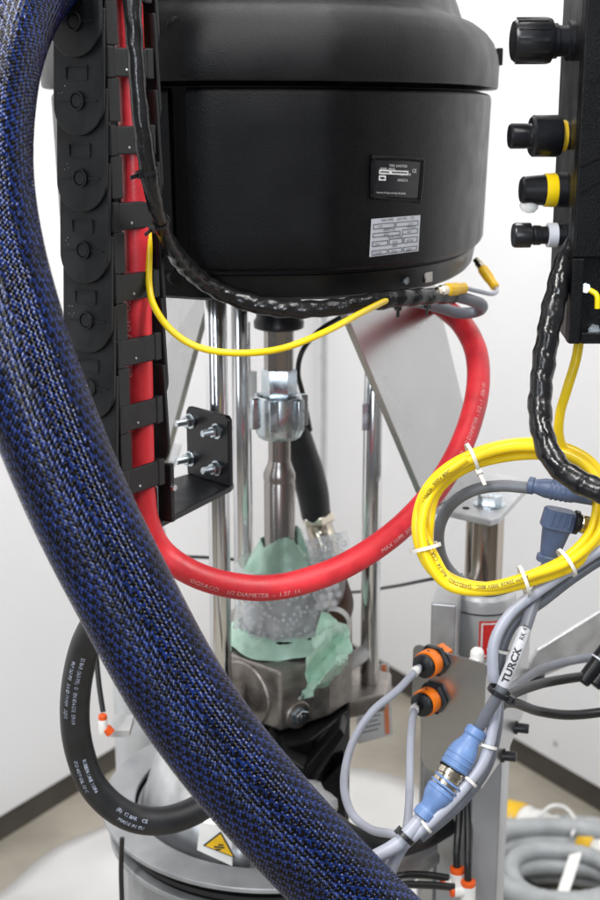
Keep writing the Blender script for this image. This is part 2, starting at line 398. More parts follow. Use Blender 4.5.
# recessed frame of the black data plate: raised rim
pth = Path([tuple(x) for x in [fr[0].lerp(fr[1], .08), fr[0].lerp(fr[1], .92), fr[1].lerp(fr[2], .1), fr[1].lerp(fr[2], .9), fr[2].lerp(fr[3], .08), fr[2].lerp(fr[3], .92), fr[3].lerp(fr[0], .1), fr[3].lerp(fr[0], .9)]], 5, True, world=True)
rim = tube('label_rim', pth, .0022, M_plastic, motor, 8)
o, q = plate_on([(375, 160), (420, 162), (417, 198), (374, 196)], 'data_plate', M_paint, .0008)
U, H = qsize(q)
text_quad(q, 'Graco Inc. P.O. Box 1441 Mpls, MN 55440', .00235, .0022, H - .0028, M_print, o, .0005)
for tx, sz, a, b in (('TYPE  E-MOTOR', .0034, .30, .17), ('SERIES  SERIAL', .0034, .10, .27), ('VOLT  AMP', .0034, .52, .40), ('PART', .0034, .10, .40), ('24V672 A', .0036, .50, .56), ('CE', .005, .82, .30)):
    text_quad(q, tx, sz, U * a, H * b, M_print, o, .0005)
def strip(q, u0, v0, u1, v1, m, parent, lift=.0005, name='print_line'):
    ks = max(1, int((u1 - u0) * 14)); us = np.linspace(u0, u1, ks + 1)
    return [qpt(q, a, v0, lift) for a in us] + [qpt(q, a, v1, lift) for a in us[::-1]]
def frames(q, rects, t, m, parent, name):
    g = Geo()
    for (a, b, c, d) in rects:
        for r in ((a, b, c, b + t), (a, d - t, c, d), (a, b + t, a + t * .7, d - t), (c - t * .7, b + t, c, d - t)):
            vs_ = strip(q, *r, m, parent); K_ = len(vs_) // 2; g.add(vs_, [(i, i + 1, 2 * K_ - 2 - i, 2 * K_ - 1 - i) for i in range(K_ - 1)])
    return g.obj(name, m, parent, smooth=False, recalc=False)
frames(q, [(.08, .26, .34, .38), (.34, .26, .74, .38), (.08, .42, .24, .56)], .04, M_print, o, 'print_frame')
o, q = plate_on([(371, 219), (420, 215), (418, 251), (369, 257)], 'rating_plate', M_label, .0006, .002)
frames(q, [(.04, .14, .48, .28), (.5, .14, .96, .28), (.04, .38, .6, .50), (.64, .36, .96, .50), (.04, .60, .36, .74), (.38, .58, .66, .74), (.68, .58, .96, .74), (.04, .84, .36, .97), (.38, .84, .66, .97), (.68, .84, .96, .97)], .018, M_ink, o, 'print_frame')
U, H = qsize(q)
for tx, a, b in (('MAX WPR', .2, .09), ('BAR MPa', .52, .09), ('PSI', .8, .09), ('210', .14, .25), ('21.0', .76, .25), ('SERIES NO.', .25, .35), ('MODEL', .74, .34), ('2013', .26, .48), ('A01', .74, .47), ('DATE CODE', .35, .57), ('24 V', .1, .72), ('50 A', .45, .71), ('60 Hz', .74, .71), ('AMP', .45, .81), ('1.5 kW', .08, .955), ('IP 66', .44, .955), ('3000', .74, .955)):
    text_quad(q, tx, .0036, U * a, H * b, M_ink, o, .0005)
# small screw and connector plate on the base, side knob of the lid, dark bosses beside the chain
bb = bvh_of([c for c in motor.children if c.name.startswith('base')][0])
p, nn = bb.ray_cast(EYE, ray(405, 280).normalized())[:2]; nn = nn if nn.dot(EYE - p) > 0 else -nn
bolt(motor, p - nn * .001, nn, .0045, .004, name='base_screw')
p, nn = bb.ray_cast(EYE, ray(428, 277).normalized())[:2]; nn = nn if nn.dot(EYE - p) > 0 else -nn
e = V(0, 0, 1).cross(nn).normalized(); g = Geo(); g.box(p, e * .008, V(0, 0, .0055), nn * .0015); g.obj('base_plate_cover', M_steel, motor, bevel=.0008)
g = Geo(); bs = P(171, 28, 1.24); g.lathe(bs + V(0, .03, 0), V(.2, -1, 0), [(.012, 0), (.012, .024), (.010, .029), (.005, .031)], 24); g.obj('lid_boss', M_plastic2, motor)
g = Geo(); bs = P(172, 276, 1.255); g.lathe(bs + V(0, .03, 0), V(.2, -1, 0), [(.011, 0), (.011, .024), (.009, .029), (.005, .031)], 24); g.obj('base_boss', M_gloss, motor)
g = Geo(); g.box(P(499, 57, 1.6), V(.0035, 0, 0), V(0, .01, 0), V(0, 0, .010)); g.obj('lid_latch', M_plastic, motor, bevel=.001)
AX = P(279, 360, 1.46); AX.z = 0
zr = P(279, 322, 1.46).z
g = Geo(); g.lathe(V(AX.x, AX.y, 0), V(0, 0, 1), [(.024, zr - .008), (.0285, zr - .006), (.029, zr + .001), (.026, zr + .006), (.026, zbase + .002)], 40); g.obj('output_flange', M_paint, motor)

# ------------------------------------------------------------------ support plates
def slab(pts, th, name, m, **k):
    n_ = (pts[1] - pts[0]).cross(pts[2] - pts[0]).normalized()
    if n_.dot(EYE - pts[0]) > 0: n_ = -n_
    g = Geo(); g.prism(pts, n_ * th); return g.obj(name, m, smooth=False, **k)
def onz(a, b, z):
    t = (z - a.z) / (b.z - a.z); return a.lerp(b, t)
a, b = P(352, 327, 1.33), P(425, 500, 1.405); c_, d_ = P(440, 305, 1.50), P(478, 462, 1.53)
zp = P(497, 518, 1.385).z          # top of adapter plate
o = slab([onz(a, b, zbase - .0005), onz(a, b, zp + .001), onz(c_, d_, zp + .001), onz(c_, d_, zbase - .0005)], .008, 'support_plate', M_alu, bevel=.001)
tag(o, 'brushed aluminium support plate sloping down from motor to the ram on the right', 'support plate', 'sloping support plates')
a, b = P(207, 300, 1.52), P(176, 415, 1.58); c_, d_ = P(150, 300, 1.70), P(110, 430, 1.75)
LR = P(135, 700, 1.72)
o = slab([onz(a, b, zbase - .0005), onz(a, b, zp + .001), onz(c_, d_, zp + .001), onz(c_, d_, zbase - .0005)], .008, 'support_plate', M_alu, bevel=.001)
tag(o, 'aluminium support plate sloping down left behind the cable chain', 'support plate', 'sloping support plates')
lfoot = (onz(a, b, zp) + onz(c_, d_, zp)) / 2

# ------------------------------------------------------------------ tie rods
zlow = P(370, 682, 1.5).z
cz = P(280, 672, 1.36).z
def rodthing(px, py, Y, r, z0, z1, label, foot=True):
    b = P(px, py, Y); t = thing('tie_rod', label, 'rod', (b.x, b.y, z0), 'chrome tie rods of the pump')
    g = Geo(); g.lathe(V(b.x, b.y, 0), V(0, 0, 1), [(r * .92, z0), (r, z0 + .0015), (r, z1 - .0015), (r * .92, z1)], 40); g.obj('rod', M_chrome, t)
    return t, b
t1, b1 = rodthing(217, 400, 1.36, .0118, cz - .03, zbase, 'chrome tie rod directly behind the black bolted bracket')
t2, b2 = rodthing(242, 400, 1.56, .0125, cz - .03, zbase, 'chrome tie rod just right of the bracketed rod, farther back')
t3, b3 = rodthing(372, 500, 1.50, .0118, zlow, zbase, 'chrome tie rod on the right, below the sloping support plate')
g = Geo(); zc = P(250, 385, 1.56).z; g.lathe(V(b2.x + .013, b2.y - .006, 0), V(0, 0, 1), [(.006, zc - .018), (.006, zc + .018)], 12); g.obj('grip_pad', M_white, t2)
g = Geo(); g.box(V(b3.x - .0105, b3.y - .008, P(366, 415, 1.5).z), V(.003, 0, 0), V(0, .004, 0), V(0, 0, .016)); g.obj('grip_pad', M_zinc, t3)

# ------------------------------------------------------------------ pump shaft
def zr_(row, Y=1.46): return P(279, row, Y).z
sh = thing('pump_shaft', 'steel pump shaft with zinc coupling nut hanging below the motor', 'pump shaft', (AX.x, AX.y, zr_(560)))
O = V(AX.x, AX.y, 0); UZ = V(0, 0, 1)
mm = 1.46 / F * 1.04
g = Geo(); g.lathe(O, UZ, [(14.5 * mm, zr_(372)), (14.8 * mm, zr_(366)), (14.8 * mm, zr - .004)], 10); g.obj('upper_shaft', M_steel, sh, angle=25)
g = Geo(); g.lathe(O, UZ, [(16 * mm, zr_(397)), (17.5 * mm, zr_(393)), (17.5 * mm, zr_(372)), (16.5 * mm, zr_(369)), (14 * mm, zr_(368.5))], 6, phase=.25); g.obj('hex_nut', M_zinc, sh, angle=25)
g = Geo(); g.lathe(O, UZ, [(18 * mm, zr_(438)), (21 * mm, zr_(436)), (23.5 * mm, zr_(431)), (23.5 * mm, zr_(398)), (22 * mm, zr_(395)), (16 * mm, zr_(393))], 40); cn = g.obj('coupling_nut', M_zinc, sh, angle=30)
for k in range(6):
    a = k * math.pi / 3 + .35; d = V(math.cos(a), math.sin(a), 0); e = V(-math.sin(a), math.cos(a), 0)
    g = Geo(); z0, z1 = zr_(427), zr_(396); g.box(O + d * (25.5 * mm) + V(0, 0, (z0 + z1) / 2), d * (3.8 * mm), e * (4.2 * mm), V(0, 0, (z1 - z0) / 2)); g.obj('lug', M_zinc, cn, bevel=.0015)
g = Geo(); g.lathe(O, UZ, [(11 * mm, zr_(468)), (11 * mm, zr_(437))], 32); g.obj('neck', M_steel, sh)
g = Geo(); g.lathe(O, UZ, [(15.8 * mm, zr_(480)), (16 * mm, zr_(478)), (16 * mm, zr_(473)), (12.6 * mm, zr_(465)), (11 * mm, zr_(460))], 32); g.obj('collar', M_steel, sh, angle=25)
g = Geo(); g.lathe(O, UZ, [(15.6 * mm, zr_(600)), (15.6 * mm, zr_(483)), (14.9 * mm, zr_(481.5)), (14.9 * mm, zr_(479))], 40); g.obj('lower_shaft', M_steel, sh, angle=25)

# ------------------------------------------------------------------ pump casting
pc = thing('pump_housing', 'grey brown cast metal pump housing under the green film', 'pump housing', (AX.x, AX.y, cz - .09))
top = [P(222, 655, 1.42), P(236, 657, 1.405), P(280, 672, 1.36), P(330, 661, 1.40), P(352, 655, 1.44), P(352, 640, 1.55), P(250, 630, 1.60), P(215, 640, 1.52)]
poly = [V(p.x, p.y, cz) for p in top]
g = Geo(); g.prism(poly, V(0, 0, -.075)); g.obj('casting', M_cast, pc, smooth=False, bevel=.004, seg=3)
e1 = (poly[3] - poly[2]).normalized(); n1 = V(e1.y, -e1.x, 0); n1 = n1 if n1.y < 0 else -n1
e0 = (poly[1] - poly[2]).normalized(); n0 = V(e0.y, -e0.x, 0); n0 = n0 if n0.y < 0 else -n0
g = Geo(); c = poly[2] + e0 * .056 + V(0, 0, -.044) ; g.lathe(c - n0 * .02, n0, [(.041, 0), (.041, .0215), (.039, .0235), (.0005, .0240)], 56, cap=False); g.obj('round_boss', M_cast, pc, angle=25)
arm = [P(325, 690, 1.43), P(386, 684, 1.465), P(392, 672, 1.53), P(345, 668, 1.56)]
g = Geo(); g.prism([V(p.x, p.y, zlow) for p in arm], V(0, 0, -.024)); g.obj('rod_arm', M_cast, pc, smooth=False, bevel=.004, seg=3)
arm2 = [V(b1.x - .022, b1.y - .02, cz - .028), V(b1.x + .02, b1.y - .03, cz - .028), V(b2.x + .03, b2.y + .025, cz - .028), V(b2.x - .03, b2.y + .025, cz - .028)]
g = Geo(); g.prism(arm2, V(0, 0, -.04)); g.obj('rod_arm', M_cast, pc, smooth=False, bevel=.004)
pb = poly[2] + e1 * .020; dd = ray(297, 714); t = (pb - EYE).dot(n1) / dd.dot(n1); pbolt = EYE + dd * t
g = Geo(); g.lathe(pbolt, n1, [(.017, -.003), (.017, .003), (.015, .005), (.012, .005)], 32); g.obj('bolt_boss', M_cast, pc, angle=25)
bolt(pc, pbolt + n1 * .005, n1, .0095, .007, washer=.011)
qd = [pbolt + e1 * -.012 + V(0, 0, .047), pbolt + e1 * .02 + V(0, 0, .047), pbolt + e1 * .02 + V(0, 0, .02), pbolt - e1 * .012 + V(0, 0, .02)]
for k, tx in enumerate(('2013', 'USA', 'A-12')):
    v, f = glyph(tx, .009); out = []
    for x, y, z in v: out.append(qd[0] + e1 * x + V(0, 0, -.008 - k * .010 + y) + n1 * .0006)
    mesh('cast_lettering', out, f, M_cast, pc, smooth=False)
g = Geo(); g.lathe(P(300, 698, 1.36) + V(0, .0, 0), V(-.3, -1, 0), [(.002, -.02), (.002, .002)], 10); g.obj('vent_pin', M_zinc, pc)
zc_ = cz - .075
g = Geo(); g.lathe(O, UZ, [(.06, zc_ - .05), (.06, zc_ + .004)], 40); g.obj('lower_cylinder', M_black, pc)
# dark moulded block below the casting
pts = [P(250, 735, 1.40), P(285, 735, 1.33), P(312, 745, 1.345), P(350, 715, 1.42), P(350, 712, 1.50), P(255, 715, 1.52)]
zk = zc_ - .002
g = Geo(); pl = [V(p.x, p.y, zk) for p in pts]; g.prism(pl, V(0, 0, -.16)); g.obj('lower_block', M_gloss, pc, smooth=False, bevel=.003)
g = Geo(); a = P(262, 738, 1.325); b = P(306, 768, 1.30); c = P(290, 800, 1.30); d = P(262, 775, 1.31); g.prism([a, b, c, d], V(.01, .06, -.01)); g.obj('angled_cover', M_gloss, pc, smooth=False, bevel=.003)
g = Geo(); b = P(306, 768, 1.297); g.prism([b, P(340, 728, 1.33), P(345, 735, 1.335), P(310, 790, 1.302), P(292, 802, 1.298)], V(.005, .05, -.005)); g.obj('angled_cover', M_gloss, pc, smooth=False, bevel=.003)
g = Geo(); g.prism([P(315, 790, 1.36), P(345, 760, 1.38), P(347, 860, 1.38), P(330, 930, 1.38), P(280, 930, 1.36)], V(0, .12, 0)); g.obj('lower_block', M_paint, pc, smooth=False, bevel=.003)

# bubble wrap
def crumple(o, strength, scale, seed=0):
    tx = bpy.data.textures.new('cr', 'CLOUDS'); tx.noise_scale = scale; tx.noise_depth = 3
    d = o.modifiers.new('cr', 'DISPLACE'); d.texture = tx; d.strength = strength; d.texture_coords = 'GLOBAL'; d.mid_level = .5
bw = thing('bubble_wrap', 'clear bubble wrap wound round the pump neck', 'bubble wrap', (AX.x, AX.y, zr_(640)))
g = Geo(); prof = []
for k in range(22):
    t = k / 21; row = 627 - 66 * t; prof.append(((44 + 3.5 * math.sin(t * 9) - 6 * max(0, t - .6)) * mm, zr_(row)))
g.lathe(O, UZ, prof, 72, cap=False); o = g.obj('film', M_bubble, bw, recalc=False); crumple(o, .016, .014)
g = Geo()
for k in range(12):
    row = 623 - 4.8 * k
    for j in range(44):
        a = 2 * math.pi * (j + .5 * (k % 2)) / 44; rr = (45.5 + random.uniform(-1.5, 1)) * mm * (1 - .12 * max(0, (585 - row) / 60) * .6)
        a += random.uniform(-.05, .05); row_ = row + random.uniform(-2, 2)
        if math.sin(a) > .35 or random.random() < .35: continue
        c = O + V(math.cos(a) * rr, math.sin(a) * rr, zr_(row_)); g.lathe(c, V(math.cos(a), math.sin(a), .1), [(.0027, -.001), (.0024, .0004), (.0015, .0010), (.0004, .0012)], 8)
g.obj('bubbles', M_bubble, bw)['kind'] = 'stuff'
g = Geo(); vs = []; fs = []
nx, ny = 12, 14
fl = lambda a, b: P(305 + 42 * a + 4 * math.sin(b * 5), 540 + 75 * b - 10 * a, 1.43 + .03 * math.sin(a * 4 + b * 2) + .03 * a)
for j in range(ny):
    for i in range(nx): vs.append(fl(i / (nx - 1), j / (ny - 1)))
for j in range(ny - 1):
    for i in range(nx - 1): fs.append((j * nx + i, j * nx + i + 1, (j + 1) * nx + i + 1, (j + 1) * nx + i))
o = mesh('loose_flap', vs, fs, M_bubble, bw); crumple(o, .006, .012)
g = Geo()
for j in range(9):
    for i in range(5):
        c = fl((i + .5 * (j % 2) + .3) / 5.5, (j + .5) / 9); g.lathe(c, V(.1, -1, .3), [(.0045, -.001), (.004, .001), (.0025, .0026), (.0006, .003)], 8)
g.obj('bubbles', M_bubble, bw)['kind'] = 'stuff'

g = Geo(); zz = zr_(625); g.lathe(O, UZ, [(44 * mm, zz - .004), (48.5 * mm, zz - .003), (48.5 * mm, zz + .0005), (44 * mm, zz + .001)], 48); g.obj('dark_rim', M_core, bw)
g = Geo(); g.lathe(O, UZ, [(38 * mm, zr_(628)), (38 * mm, zr_(578)), (30 * mm, zr_(572)), (15 * mm, zr_(570))], 48); g.obj('pump_neck', M_alum, pc)
# green film
def film(name, fn, nu, nv, label, closed=False, st=.008, sc=.02):
    vs = [fn(i / (nu if closed else nu - 1), j / (nv - 1)) for j in range(nv) for i in range(nu)]
    fs = [(j * nu + i, j * nu + (i + 1) % nu, (j + 1) * nu + (i + 1) % nu, (j + 1) * nu + i) for j in range(nv - 1) for i in range(nu if closed else nu - 1)]
    o = mesh(name, vs, fs, M_green, angle=24); crumple(o, st, sc); s2 = o.modifiers.new('t', 'SOLIDIFY'); s2.thickness = .0003
    return tag(o, label, 'plastic film', 'green plastic film on the pump')
def f_up(u, v):
    a = 2 * math.pi * u; fold = 1 + .05 * math.sin(a * 5) + .03 * math.sin(a * 11 + 2)
    r = (18 + 20 * v ** .8) * mm * fold; row = 538 - 14 * (1 if .0 < u < .25 else 0) * (1 - v) + 40 * v + 6 * math.sin(a * 2 + 1) * (1 - v)
    return O + V(math.cos(a) * r, math.sin(a) * r, zr_(row))
film('green_film', f_up, 64, 14, 'green plastic film wrapped round the shaft just above the red hose', True, .014, .018)
def f_lo(u, v):
    a = 2 * math.pi * u; fold = 1 + .05 * math.sin(a * 6 + 1) * v
    r = (43 + 19 * v ** .7) * mm * fold; row = 622 + 13 * v + 2 * math.sin(a * 3) * v
    q = O + V(math.cos(a) * r, math.sin(a) * r, zr_(row)); q.z = max(q.z, cz + .003); return q
film('green_film', f_lo, 72, 12, 'green plastic film skirt lying on the cast housing under the bubble wrap', True, .010, .016)
def f_tail(u, v):
    x = 335 - 4 * v + (u - .5) * (26 + 14 * math.sin(v * 3.1)) - 14 * v ** 2; y = 618 + 74 * v + 14 * (u - .5) * (1 - 2.2 * v)
    return P(x, y, 1.395 - .04 * math.sin(v * 2.2) + .012 * math.sin(u * 7 + v * 9))
film('green_film', f_tail, 18, 26, 'crumpled green plastic film tail hanging over the casting front', False, .020, .018)
pt = Path([(330, 560, 1.50), (340, 590, 1.47), (343, 606, 1.45), (336, 620, 1.43)], 8)
o = thing('brown_fitting', 'dark brown angled fitting beside the bubble wrap', 'fitting', pt.p[-1])
tube('elbow', pt, lambda t: .0115 + .002 * t, M_brown, o, 16); g = Geo(); g.lathe(pt.p[-1] - pt.T[-1] * .008, pt.T[-1], [(.0145, 0), (.0145, .007)], 24); g.obj('rim', M_white, o)
g = Geo(); a, b = P(342, 668, 1.47), P(368, 650, 1.50); g.lathe(a, b - a, [(.009, 0), (.010, .003), (.010, (b - a).length)], 24)
tag(g.obj('white_pipe_plug', M_white), 'white plastic pipe stub resting on the casting beside the green film', 'plug')

# black delivery hose behind the shaft
dh = thing('delivery_hose', 'thick black rubber hose running down behind the pump shaft to a steel elbow', 'hose', P(320, 545, 1.60))
pt = Path([(275, 318, 1.56), (280, 360, 1.56), (292, 410, 1.57), (303, 455, 1.58), (312, 490, 1.59), (316, 515, 1.60)], 10)
tube('hose', pt, lambda t: .009 + .012 * min(1, max(0, (t - .25) / .5)) - .002 * max(0, t - .85) * 6, M_black, dh, 20)
pt = Path([(316, 512, 1.60), (320, 530, 1.60), (326, 548, 1.59), (328, 575, 1.58), (325, 610, 1.55)], 8); tube('fitting', pt, .0175, M_brass, dh, 8)
g = Geo(); g.lathe(P(317, 514, 1.6), P(320, 530, 1.6) - P(317, 514, 1.6), [(.021, 0), (.022, .002), (.022, .010), (.020, .012)], 6); g.obj('hex_nut', M_brass, dh)
pt = Path([(345, 315, 1.56), (320, 330, 1.55), (303, 350, 1.53), (298, 372, 1.53), (303, 395, 1.535), (310, 430, 1.575)], 8)
o = tube('thin_hose', pt, .0032, M_blackcable); tag(o, 'thin black hose curving down behind the coupling nut', 'hose')

# ------------------------------------------------------------------ ram on the right
RA = P(481, 545, 1.44); RA.z = 0; RA.x += .004
def zq(row, Y=1.44): return P(481, row, Y).z
def ram(loc, label, full_):
    t = thing('lift_ram', label, 'ram cylinder', (loc.x, loc.y, 0), 'lift rams of the pump frame')
    g = Geo(); g.lathe(V(loc.x, loc.y, 0), UZ, [(.0225, zq(600)), (.0225, zp - .0085)], 48); g.obj('piston_rod', M_rod, t)
    zt_ = zq(588)
    g = Geo(); g.lathe(V(loc.x, loc.y, 0), UZ, [(.040, .0), (.040, zt_ - .010), (.0385, zt_ - .004), (.035, zt_), (.0262, zt_), (.0262, zt_ + .004), (.0235, zt_ + .006), (.0228, zt_ + .006)], 56); g.obj('barrel', M_silver, t, angle=25)
    g = Geo(); g.lathe(V(loc.x, loc.y, 0), UZ, [(.0398, zt_ - .020), (.0408, zt_ - .0195), (.0408, zt_ - .0185), (.0398, zt_ - .018)], 56, cap=False); g.obj('retaining_ring', M_paint, t)
    return t
ram1 = ram(RA, 'silver lift ram with bare piston rod behind the yellow coil', True)
ram2 = ram(V(lfoot.x, lfoot.y, 0), 'silver lift ram on the far left, hidden behind blue braided hose', False)
# adapter plates
g = Geo(); pl = [Pz(428, 506, zp), Pz(490, 520, zp), Pz(500, 517, zp), Pz(532, 482, zp), Pz(528, 478, zp), Pz(470, 470, zp)]
ap = g.prism(pl, V(0, 0, -.008)).obj('adapter_plate', M_alum, ram1, smooth=False, bevel=.0015)
bolt(ram1, V(RA.x + .004, RA.y - .003, zp), UZ, .014, .011, washer=.019)
g = Geo(); h = Pz(466, 508, zp + .0004); g.lathe(h, UZ, [(.0042, -.002), (.0042, .0003)], 16); g.obj('plate_hole', M_core, ram1)
g = Geo(); g.prism([V(lfoot.x - .06, lfoot.y - .05, zp), V(lfoot.x + .06, lfoot.y - .05, zp), V(lfoot.x + .06, lfoot.y + .05, zp), V(lfoot.x - .06, lfoot.y + .05, zp)], V(0, 0, -.008)).obj('adapter_plate', M_alum, ram2, smooth=False, bevel=.0015)
# red label on barrel
def lab(a0, a1, z0, z1, r, m, name, parent, n_=14):
    vs = [V(RA.x + r * math.cos(a), RA.y + r * math.sin(a), z) for z in (z0, z1) for a in np.linspace(a0, a1, n_)]
    return mesh(name, vs, [(i, i + 1, n_ + i + 1, n_ + i) for i in range(n_ - 1)], m, parent, recalc=False)
z0, z1 = zq(657, 1.404), zq(620, 1.404)
rl = lab(-1.78, -.45, z0, z1, .0404, M_redlab, 'red_label', ram1)
for (u0, u1, a, b) in ((-1.72, -.50, .05, .09), (-1.72, -.50, .91, .95), (-1.72, -1.67, .05, .95), (-.61, -.58, .04, .96), (-1.40, -.70, .70, .76), (-1.40, -.75, .55, .60), (-1.40, -.70, .40, .45), (-1.40, -.80, .25, .30)):
    lab(u0, u1, z0 + (z1 - z0) * a, z0 + (z1 - z0) * b, .0407, M_print, 'label_print', rl, 10)
# clamp block
cb0, cb1 = P(431, 612, 1.36), P(461, 616, 1.345)
zz1 = P(431, 603, 1.36).z; zz0 = P(431, 720, 1.36).z
g = Geo(); g.prism([V(cb0.x, cb0.y, zz1), V(cb1.x - .004, cb1.y + .008, zz1), V(cb1.x + .010, cb1.y + .07, zz1), V(cb0.x + .018, cb0.y + .08, zz1)], V(0, 0, zz0 - zz1))
g.obj('clamp_block', M_alum, ram1, smooth=False, bevel=.002)
# ------------------------------------------------------------------ sensor bracket
A = P(413, 640, 1.265); B_ = P(486, 668, 1.21); e = (B_ - A); e.z = 0; wd = e.length; e.normalize(); nf = V(e.y, -e.x, 0); nf = nf if nf.y < 0 else -nf
Zt = (A.z + B_.z) / 2; Zb = P(478, 792, 1.205).z; Ax = V(A.x, A.y, 0)
def br(u, z): return Ax + e * u + V(0, 0, z)
sb = thing('sensor_bracket', 'bent sheet metal bracket carrying two orange sensors', 'bracket', br(0, Zb))
zs = P(420, 722, 1.26).z; zs2 = P(425, 768, 1.25).z
def arcp(cu, cz_, r, a0, a1, k=5): return [(cu + r * math.cos(a), cz_ + r * math.sin(a)) for a in np.linspace(a0, a1, k)]
hw = .022
outlp = arcp(.008, Zt - .008, .008, math.pi, math.pi / 2) + [(wd, Zt), (wd, Zb), (.024, Zb), (.017, Zb + .004), (.013, Zb + .012), (.013, zs + .004), (.011, zs + .007), (.0, zs + .007)]
g = Geo(); g.prism([br(u, z) - nf * .003 for u, z in outlp], nf * .003); face = g.obj('front_plate', M_alu, sb, smooth=False, bevel=.0008)
fl0 = br(wd, 0) - nf * .0015; fdir = (P(528, 690, 1.34) - P(486, 690, 1.205)); fdir.z = 0; fw = fdir.length; fdir.normalize(); fn_ = V(fdir.y, -fdir.x, 0); fn_ = fn_ if fn_.x > 0 else -fn_
g = Geo(); g.prism([fl0 + V(0, 0, Zt), fl0 + V(0, 0, Zb), fl0 + fdir * fw * .6 + V(0, 0, Zb + .004), fl0 + fdir * fw + V(0, 0, Zb + .03), fl0 + fdir * fw + V(0, 0, Zt)], -fn_ * .003); flank = g.obj('side_plate', M_alu, sb, smooth=False, bevel=.0008)
for px, py in ((516, 728), (503, 756), (532, 676)):
    dd = ray(px, py); t = (fl0 - EYE).dot(fn_) / dd.dot(fn_); q = EYE + dd * t
    g = Geo(); g.lathe(q - fn_ * .006, V(.95, -.25, 0), [(.0075, 0), (.0075, .008), (.0055, .008), (.0055, .019), (.005, .020)], 18); g.obj('black_screw', M_paint, sb)
bx = P(443, 726, 1.27); g = Geo(); g.box(br(.04, Zt - .06) - nf * .04, e * .02, V(0, 0, .012), nf * .037); g.obj('mount_lug', M_alum, sb, smooth=False)
q = br(wd * .80, Zt) - nf * .012; g = Geo(); g.box(q + V(0, 0, -.004) + nf * .004, e * .006, nf * .006, V(0, 0, .0025)); g.lathe(q, UZ, [(.0072, -.012), (.0072, .004), (.0066, .0065), (.0045, .009), (.001, .010)], 20); g.obj('cap_nut', M_white, sb)
# sensors
def sensor(px, py, label):
    dd = ray(px, py); t = (Ax - EYE).dot(nf) / dd.dot(nf); q = EYE + dd * t
    ax = (nf + V(-.1, 0, -.18)).normalized(); ax = nf
    s_ = thing('proximity_sensor', label, 'sensor', q, 'orange proximity sensors')
    g = Geo(); g.lathe(q + ax * .0005, ax, [(.0165, 0), (.0175, .001), (.0175, .0065), (.0165, .0075)], 6, phase=.4); g.obj('hex_nut', M_paint, s_, angle=25)
    g = Geo(); g.lathe(q - nf * .022, ax, [(.012, .006), (.013, .007), (.013, .016), (.009, .017), (.009, .024)], 6); g.obj('rear_nut', M_orange, s_, angle=25)
    g = Geo(); g.lathe(q, ax, [(.0138, .007), (.0142, .008), (.0142, .0195), (.0138, .0205)], 36); b = g.obj('body', M_orange, s_, angle=40)
    g = Geo(); g.lathe(q + ax * .015 + V(0, 0, .0139), V(0, 0, 1), [(.0012, -.001), (.0012, .0006)], 10); g.obj('indicator', M_ink, b)
    g = Geo(); g.lathe(q, ax, [(.0125, .0202), (.0128, .0215), (.0125, .025), (.0095, .027), (.0045, .0275), (.0042, .033)], 36); g.obj('cable_cap', M_paint, s_, angle=30)
    return s_, q + ax * .032, ax
s1, e1_, ax1 = sensor(436, 659, 'upper orange sensor with black hex nut on the sheet bracket')
s2, e2_, ax2 = sensor(434, 697, 'lower orange sensor with black hex nut on the sheet bracket')

# ------------------------------------------------------------------ column with tubes below
def column(px0, px1, row, Y, depth, z1, name, m, parent=None):
    a, b = P(px0, row, Y), P(px1, row, Y); g = Geo(); g.prism([V(a.x, Y, 0), V(b.x, Y, 0), V(b.x, Y + depth, 0), V(a.x, Y + depth, 0)], V(0, 0, z1)); return g.obj(name, m, parent, smooth=False, bevel=.003)
cl = thing('frame_column', 'grey aluminium frame column standing below the sensor bracket', 'column', (RA.x, RA.y, 0))
column(470, 499, 850, 1.30, .07, Zb + .02, 'right_web', M_column, cl)
column(420, 436, 850, 1.36, .03, Zb + .03, 'left_web', M_alum, cl)
column(436, 470, 850, 1.365, .012, Zb + .03, 'rear_web', M_silver, cl)
a = P(374, 884, 1.30); b = P(432, 852, 1.33); 
g = Geo(); g.prism([P(352, 872, 1.27), P(425, 838, 1.33), P(438, 851, 1.33), P(438, 860, 1.33), P(372, 905, 1.27)], V(.004, .012, -.012)); g.obj('floor_bar', M_alum, cl, smooth=False, bevel=.0015)
# pneumatic tubes and fittings
def fitting(c, ax, rings, label, L=.022, r=.0085):
    t = thing('push_fitting', label, 'fitting', c, 'white push-in air fittings')
    ax = Vector(ax).normalized()
    g = Geo(); g.lathe(c - ax * L / 2, ax, [(r * .9, 0), (r, .001), (r, L - .001), (r * .9, L)], 20); g.obj('body', M_white, t, angle=30)
    for s_ in rings:
        g = Geo(); g.lathe(c + ax * (s_ * (L / 2)), ax * s_, [(r * .98, -.0005), (r * .98, .004), (r * .7, .0052)], 20); g.obj('release_ring', M_orange2, t, angle=30)
    return t
def airtube(pts, r, label, m=M_blackcable, n=10, cat='tube', grp='black air tubes'):
    pt = Path(pts, n); o = tube('air_tube', pt, r, m, None, 12); return tag(o, label, cat, grp)
c1 = P(457, 880, 1.285); c2 = P(468, 893, 1.275)
f1 = fitting(c1, UZ, (1,), 'white air fitting with orange ring low beside the grey column, left one')
f2 = fitting(c2, UZ, (1,), 'white air fitting with orange ring touching the grey column, right one')
g = Geo(); g.lathe(c1 + V(-.002, 0, -.004), V(-1, -.1, 0), [(.0075, 0), (.0075, .012)], 18); g.obj('side_port', M_white, f1); g = Geo(); g.lathe(c1 + V(-.014, -.001, -.004), V(-1, -.1, 0), [(.0072, 0), (.0072, .004), (.005, .005)], 18); g.obj('release_ring', M_orange2, f1)
